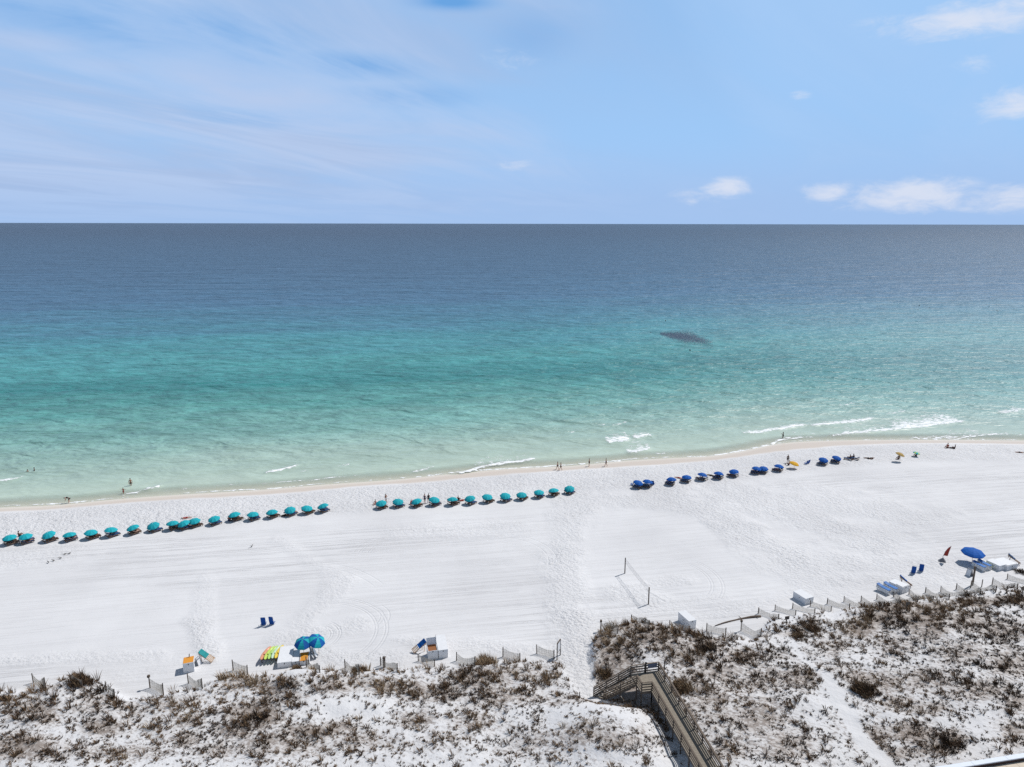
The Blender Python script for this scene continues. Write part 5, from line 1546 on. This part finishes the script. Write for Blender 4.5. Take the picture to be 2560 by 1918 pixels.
def person_meshes(pose):
    if pose in PB:
        return PB[pose]
    J, ed, hd, hv = pose_joints(pose)
    body = skin_mesh('body', J, ed)
    sc_ = 1.14
    sh = {'pelvis': (J['pelvis'][0], (.158, .118))}; e2 = []
    for L in 'lr':
        sh[L + 'hip'] = (J[L + 'hip'][0], .112)
        a, b_ = J[L + 'hip'][0], J[L + 'kn'][0]; sh[L + 'th'] = (tuple(p_ + (q_ - p_) * .55 for p_, q_ in zip(a, b_)), .092); e2 += [('pelvis', L + 'hip'), (L + 'hip', L + 'th')]
    shorts = skin_mesh('swim_shorts', sh, e2)
    tp = {'waist': (J['pelvis'][0], (.150, .112)), 'mid': (J['waist'][0], (.140, .108)), 'chest': (J['chest'][0], (.168, .122)), 'upper': (J['upper'][0], (.13, .096))}
    for L in 'lr':
        tp[L + 'sh'] = (J[L + 'sh'][0], .070)
    top = skin_mesh('shirt', tp, [('waist', 'mid'), ('mid', 'chest'), ('chest', 'upper'), ('upper', 'lsh'), ('upper', 'rsh')])
    hb = MB(); c = Vector(hd) + Vector(hv) * .075 + Vector((0, -.022, .0)) * (0 if pose in ('lie', 'lounge', 'bend') else 1)
    hb.ball(c, (.092, .105, .088), 10, 6)
    PB[pose] = (body, shorts, top, hb.mesh('hair', M_hair, True))
    return PB[pose]


def person(label, loc, rz, pose='stand', skin=0, shorts='black', shirt=None, scale=1.0, sink=0.0, group=None, hat=None):
    t = thing('person', label, 'person', (loc[0], loc[1], loc[2] - sink), rz, group); t.scale = (scale,) * 3
    bo, sh, tp, hr = person_meshes(pose)

    def withm(me, mt):
        m2 = me.copy(); m2.materials.clear(); m2.materials.append(mt); return m2
    put('body', withm(bo, M_skin[skin]), t)
    if shorts:
        put('swim_shorts', withm(sh, M_cl[shorts]), t)
    if shirt:
        put('shirt', withm(tp, M_cl[shirt]), t)
    put('hair', hr, t)
    return t


sea_p = lambda px, py: Vector(unproj(px, py, SEA))
g = 'people walking along the shore'
person('person in dark swimwear walking in the pair, nearer the sea', gp3((1394, 1174)), R(70), 'walk', 0, 'black', None, 1.0, 0, g)
person('person in dark swimwear walking in the pair, nearer the umbrellas', gp3((1402, 1176)), R(70), 'walk', 0, 'black', 'black', .98, 0, g)
person('person in a dark swimsuit strolling between the pair and another walker', gp3((1473, 1166)), R(85), 'stand', 0, 'black', 'black', 1.0, 0, g)
person('person in dark clothes striding along the wet sand, furthest right walker', gp3((1515, 1166)), R(80), 'walk', 0, 'black', 'black', 1.0, 0, g)
person('person in dark clothes standing at the foam with raised hands', gp3((1957, 1098)), R(60), 'hold', 2, 'black', 'black', 1.1, .1)
q = sea_p(327, 1214); person('person in dark shorts wading in the shallows', q, R(200), 'wade', 0, 'black', None, 1.12, .42)
q = sea_p(309, 1234); person('child in red with arms spread, wading in the shallows', q, R(170), 'arms_out', 0, 'red', 'red', .82, .25)
person('person in black bending over at the waters edge', gp3((172.5, 1258)), R(100), 'bend', 1, 'black', 'black', 1.05)
q = sea_p(69, 1179); person('person swimming with head above water, left one of two', q, R(20), 'stand', 0, 'red', None, 1.0, 1.25)
q = sea_p(86, 1177); person('person swimming with shoulders above water, right one of two', q, R(-60), 'stand', 2, 'black', 'black', 1.05, 1.1)
person('person in a navy shirt standing between two teal umbrellas', gp3((1062, 1258)), R(150), 'stand', 1, 'navy', 'navy', 1.05)
person('person in black standing beside a teal umbrella', gp3((1071.5, 1257.5)), R(30), 'stand', 2, 'black', 'black', 1.05)
person('bare chested person leaning near the first umbrella of the middle row', gp3((965, 1257)), R(230), 'hold', 0, 'white', None, 1.0)
person('person in a pink top sitting beside the first umbrella of the middle row', gp3((938, 1261)), R(160), 'sit', 1, 'pink', 'pink', .95)
person('person in black sitting between two umbrellas of the middle row', gp3((1146, 1251)), R(-20), 'sit', 2, 'black', 'black', 1.0)
person('person in red lying beside the person in black', gp3((1156, 1252)), R(-65), 'lie', 0, 'red', 'red', 1.0)
person('person in red lying on the sand behind the three crowded umbrellas', gp3((466, 1296)), R(-70), 'lie', 1, 'red', 'red', 1.05)
person('person in black sitting between the first two umbrellas at left', gp3((49, 1341)), R(-30), 'sit', 2, 'black', 'black', 1.05)
person('person in a navy top sitting low under the thirteenth teal umbrella', gp3((573, 1303)), R(-10), 'sit', 0, 'navy', 'navy', 1.05)
person('second person in navy sitting under the thirteenth teal umbrella', gp3((588, 1302)), R(-10), 'sit', 0, 'navy', 'navy', 1.0)
person('person in dark red sitting beside the sixteenth teal umbrella', gp3((737, 1285)), R(-40), 'sit', 0, 'navy', 'red', 1.0)
person('person in black lying on the sand by the sixteenth teal umbrella', gp3((712, 1290)), R(-60), 'lie', 2, 'black', 'black', 1.0)
person('person in black standing behind the yellow umbrella', gp3((1969, 1157)), R(180), 'stand', 2, 'black', 'black', 1.05)
person('person in dark red sitting beside the yellow umbrella', gp3((1972, 1163)), R(60), 'sit', 2, 'black', 'red', 1.1)
person('person in a red top lounging between two blue umbrellas', gp3((1697, 1196)), R(55), 'lie', 1, 'red', 'red', 1.05)
person('person lounging on the sand left of the sixth blue umbrella', gp3((1778, 1190)), R(55), 'lie', 2, 'black', 'black', 1.05)
person('person in black sitting on a lounger pair right of the blue row, left one', gp3((2124, 1148)), R(30), 'sit', 2, 'black', 'black', 1.15)
person('person in black sitting upright on the lounger pair right of the blue row', gp3((2132.5, 1147)), R(10), 'sit', 2, 'black', 'navy', 1.25)
person('dark clothed person lying on the sand left of the tan umbrella', gp3((2171, 1147)), R(70), 'lie', 2, 'black', 'black', 1.1)
person('second dark clothed person lying left of the tan umbrella', gp3((2178, 1147)), R(-60), 'lie', 2, 'black', 'black', 1.1)
person('person in black sitting in the shade of the tan umbrella', gp3((2246, 1148)), R(120), 'sit', 2, 'black', 'black', 1.15)
person('person in black sitting under the small lime sunshade', gp3((2290, 1141)), R(100), 'sit', 2, 'black', 'black', 1.05)
person('person in dark red sitting with the group near the wet sand at right', gp3((2368, 1120)), R(120), 'sit', 0, 'black', 'red', 1.25)
person('person in black lying with the group near the wet sand at right', gp3((2377, 1121)), R(75), 'lie', 2, 'black', 'black', 1.1)
person('person in black sitting with the group near the wet sand at right', gp3((2386, 1122)), R(60), 'sit', 2, 'black', 'black', 1.05)
person('sunbather lying alone on the sand at the right edge', gp3((2549, 1132)), R(80), 'lie', 0, 'black', None, 1.0)
# sunbathers on loungers of the rows
used = [(0, 1, 0), (0, 3, 0), (0, 3, 1), (0, 4, 0), (0, 5, 1), (0, 6, 0), (1, 2, 0), (1, 3, 0), (1, 5, 1), (2, 2, 0), (2, 4, 1), (2, 5, 0), (2, 6, 1), (2, 7, 0), (2, 9, 1), (2, 10, 0), (2, 11, 0)]
cols = ['black', 'navy', 'red', 'black', 'white', 'black']
for n_, (ri, i, k) in enumerate(used):
    for (a, b_, c, q, rz) in LOUNGE:
        if (a, b_, c) == (ri, i, k):
            where = ['the long left row', 'the middle row', 'the royal blue row'][ri]
            person(f"person in {cols[n_ % 6]} reclining under the {ORD[i]} umbrella of {where}" + (', seaward lounger' if k else ', landward lounger' if (ri, i) == (0, 3) else ''), (q.x, q.y, q.z - .02), rz + math.pi / 2, 'lounge', [0, 1, 0, 2][n_ % 4], cols[n_ % 6], cols[n_ % 6] if n_ % 3 == 0 else None, 1.0, -.02, 'people reclining in the shade')

# chairs with raised backs at the ends of the blue rows and on open sand
def low_chair(label, px, py, rz, sc=.85):
    beach_chair(label, (px, py), rz, .9, 'low blue chairs beside the blue umbrella row')


low_chair('low blue chair left of the first blue umbrella', 1582, 1213, R(60)); low_chair('low blue chair right of the second blue umbrella', 1632, 1212, R(-30))
low_chair('low blue chair right of the yellow umbrella, seaward one', 2021, 1159, R(30)); low_chair('low blue chair right of the yellow umbrella, landward one', 2016, 1161, R(40))
for lb, px, py, rz in (('dark lounger on open sand, first of the pair right of the blue row', 2121, 1150, 140), ('dark lounger on open sand, second of the pair right of the blue row', 2137, 1149, 130)):
    c = gp3((px, py)); lounger(lb, c, R(rz + 180), M_mat_navy, M_frame, 'loungers on the open sand')

def beach_bag(label, base_px, rz, mt, sc=1.0):
    c = gp3(base_px); t = thing('beach_bag', label, 'beach bag', c, rz); t.scale = (sc,) * 3
    b_ = MB(); n = 10
    for z, a, w_ in ((-.03, .24, .13), (.05, .27, .16), (.25, .27, .15), (.36, .25, .10)):
        for k in range(n):
            q = 2 * math.pi * k / n; b_.v.append((a * math.cos(q), w_ * math.sin(q), z))
    for i in range(3):
        for k in range(n):
            b_.f.append((i * n + k, i * n + (k + 1) % n, (i + 1) * n + (k + 1) % n, (i + 1) * n + k)); b_.mi.append(0)
    b_.f.append(tuple(3 * n + k for k in range(n))); b_.mi.append(0); b_.build('bag_body', mt, t, True)
    for s in (-1, 1):
        h_ = MB(); h_.tube([(-.13, s * .08, .34), (-.09, s * .09, .52), (.09, s * .09, .52), (.13, s * .08, .34)], .012, 5); h_.build('handle', mt, t)


beach_bag('red beach bag in the shadow of the fifth teal umbrella', (229, 1344), R(20), M_cl['red'], 1.3)
beach_bag('dark red beach bag beside the third umbrella of the middle row', (1029, 1260), R(70), M_cl['red'], 1.5)

# ================================================================== birds
def bird(label, loc, rz, wing, sc=1.0, stand=False, group=None):
    t = thing('bird', label, 'bird', loc, rz, group); t.scale = (sc,) * 3
    b_ = MB(); zo = .28 if stand else 0
    b_.tube([(0, -.42, zo + .02), (0, -.25, zo), (0, 0, zo), (0, .22, zo + .03), (0, .36, zo + .12), (0, .46, zo + .13), (0, .66, zo + .09)], [.03, .08, .12, .09, .05, .055, .008], 8)
    b_.build('body', M_bird, t, True)
    if wing is None:
        w_ = MB(); w_.ball((.09, -.08, zo + .03), (.035, .28, .09), 8, 5); w_.ball((-.09, -.08, zo + .03), (.035, .28, .09), 8, 5); w_.build('wing', M_bird, t, True)
    else:
        for s in (-1, 1):
            c, n_ = math.cos(R(wing)), math.sin(R(wing)); w_ = MB()
            w_.add([(s * .08, .14, zo + .05), (s * .08, -.16, zo + .05), (s * .55 * c, .20, zo + .05 + .55 * n_), (s * .55 * c, -.12, zo + .05 + .55 * n_), (s * 1.05 * c, .06, zo + .05 + .85 * n_), (s * 1.0 * c, -.08, zo + .05 + .82 * n_),
                    (s * .08, .0, zo + .0), (s * .55 * c, .04, zo + .02 + .55 * n_), (s * 1.0 * c, 0, zo + .03 + .82 * n_)],
                   [(0, 1, 3, 2), (2, 3, 5, 4), (0, 2, 7, 6), (1, 6, 7, 3), (2, 4, 8, 7), (3, 7, 8, 5)]); w_.build('wing', M_bird, t)
    if stand:
        l_ = MB(); l_.tube([(.05, 0, 0), (.05, 0, .22)], .012, 5); l_.tube([(-.05, .02, 0), (-.05, .02, .22)], .012, 5); l_.build('leg', M_bird, t)
    return t


fly = 'dark seabirds flying low over the sea'
for lb, px, py, wg, rz, sc in (('dark seabird with raised wings, nearest bird below the fish school', 1725, 877, 55, 80, .85), ('dark seabird gliding at the left tip of the fish school', 1627, 832, 10, 90, .75),
                               ('dark seabird above the left end of the fish school', 1664, 803, 50, 60, .8), ('dark seabird above the fish school, furthest from it', 1702, 785, 35, 100, .7),
                               ('dark seabird gliding with spread wings far out at the right', 2494, 778, 14, 95, 1.1), ('tiny dark seabird far out, above the gliding one at the right', 2473, 767, 30, 60, .7),
                               ('tiny dark seabird far out, upper one of a loose trio', 2298, 765, 60, 80, .9), ('tiny dark seabird far out, lower one of a loose trio', 2295, 774, 20, 70, .7), ('tiny dark seabird far out, right one of a loose trio', 2324, 770, 25, 40, .7)):
    q = unproj(px, py, SEA + .9); bird(lb, tuple(q), R(rz), wg, sc, False, fly)
for i, (px, py) in enumerate([(121, 1407.8), (133.7, 1403.5), (150.5, 1398), (162, 1388), (173.6, 1386)]):
    bird(f"small dark shorebird, {ORD[i]} from the left in a loose line on the sand", gp3((px, py)), R(50 + 25 * i), None, .62, True, 'shorebirds on the bare sand')
bird('single dark shorebird with raised wing on the open sand', gp3((629, 1368)), R(60), 40, .42, True)

# ================================================================== render settings
scene.render.engine = 'CYCLES'
scene.view_settings.view_transform = 'Standard'; scene.view_settings.look = 'None'
scene.view_settings.exposure = EXPOSURE; scene.view_settings.gamma = 1.0
scene.cycles.max_bounces = 6; scene.cycles.transparent_max_bounces = 8; scene.cycles.use_adaptive_sampling = False
scene.cycles.use_denoising = False
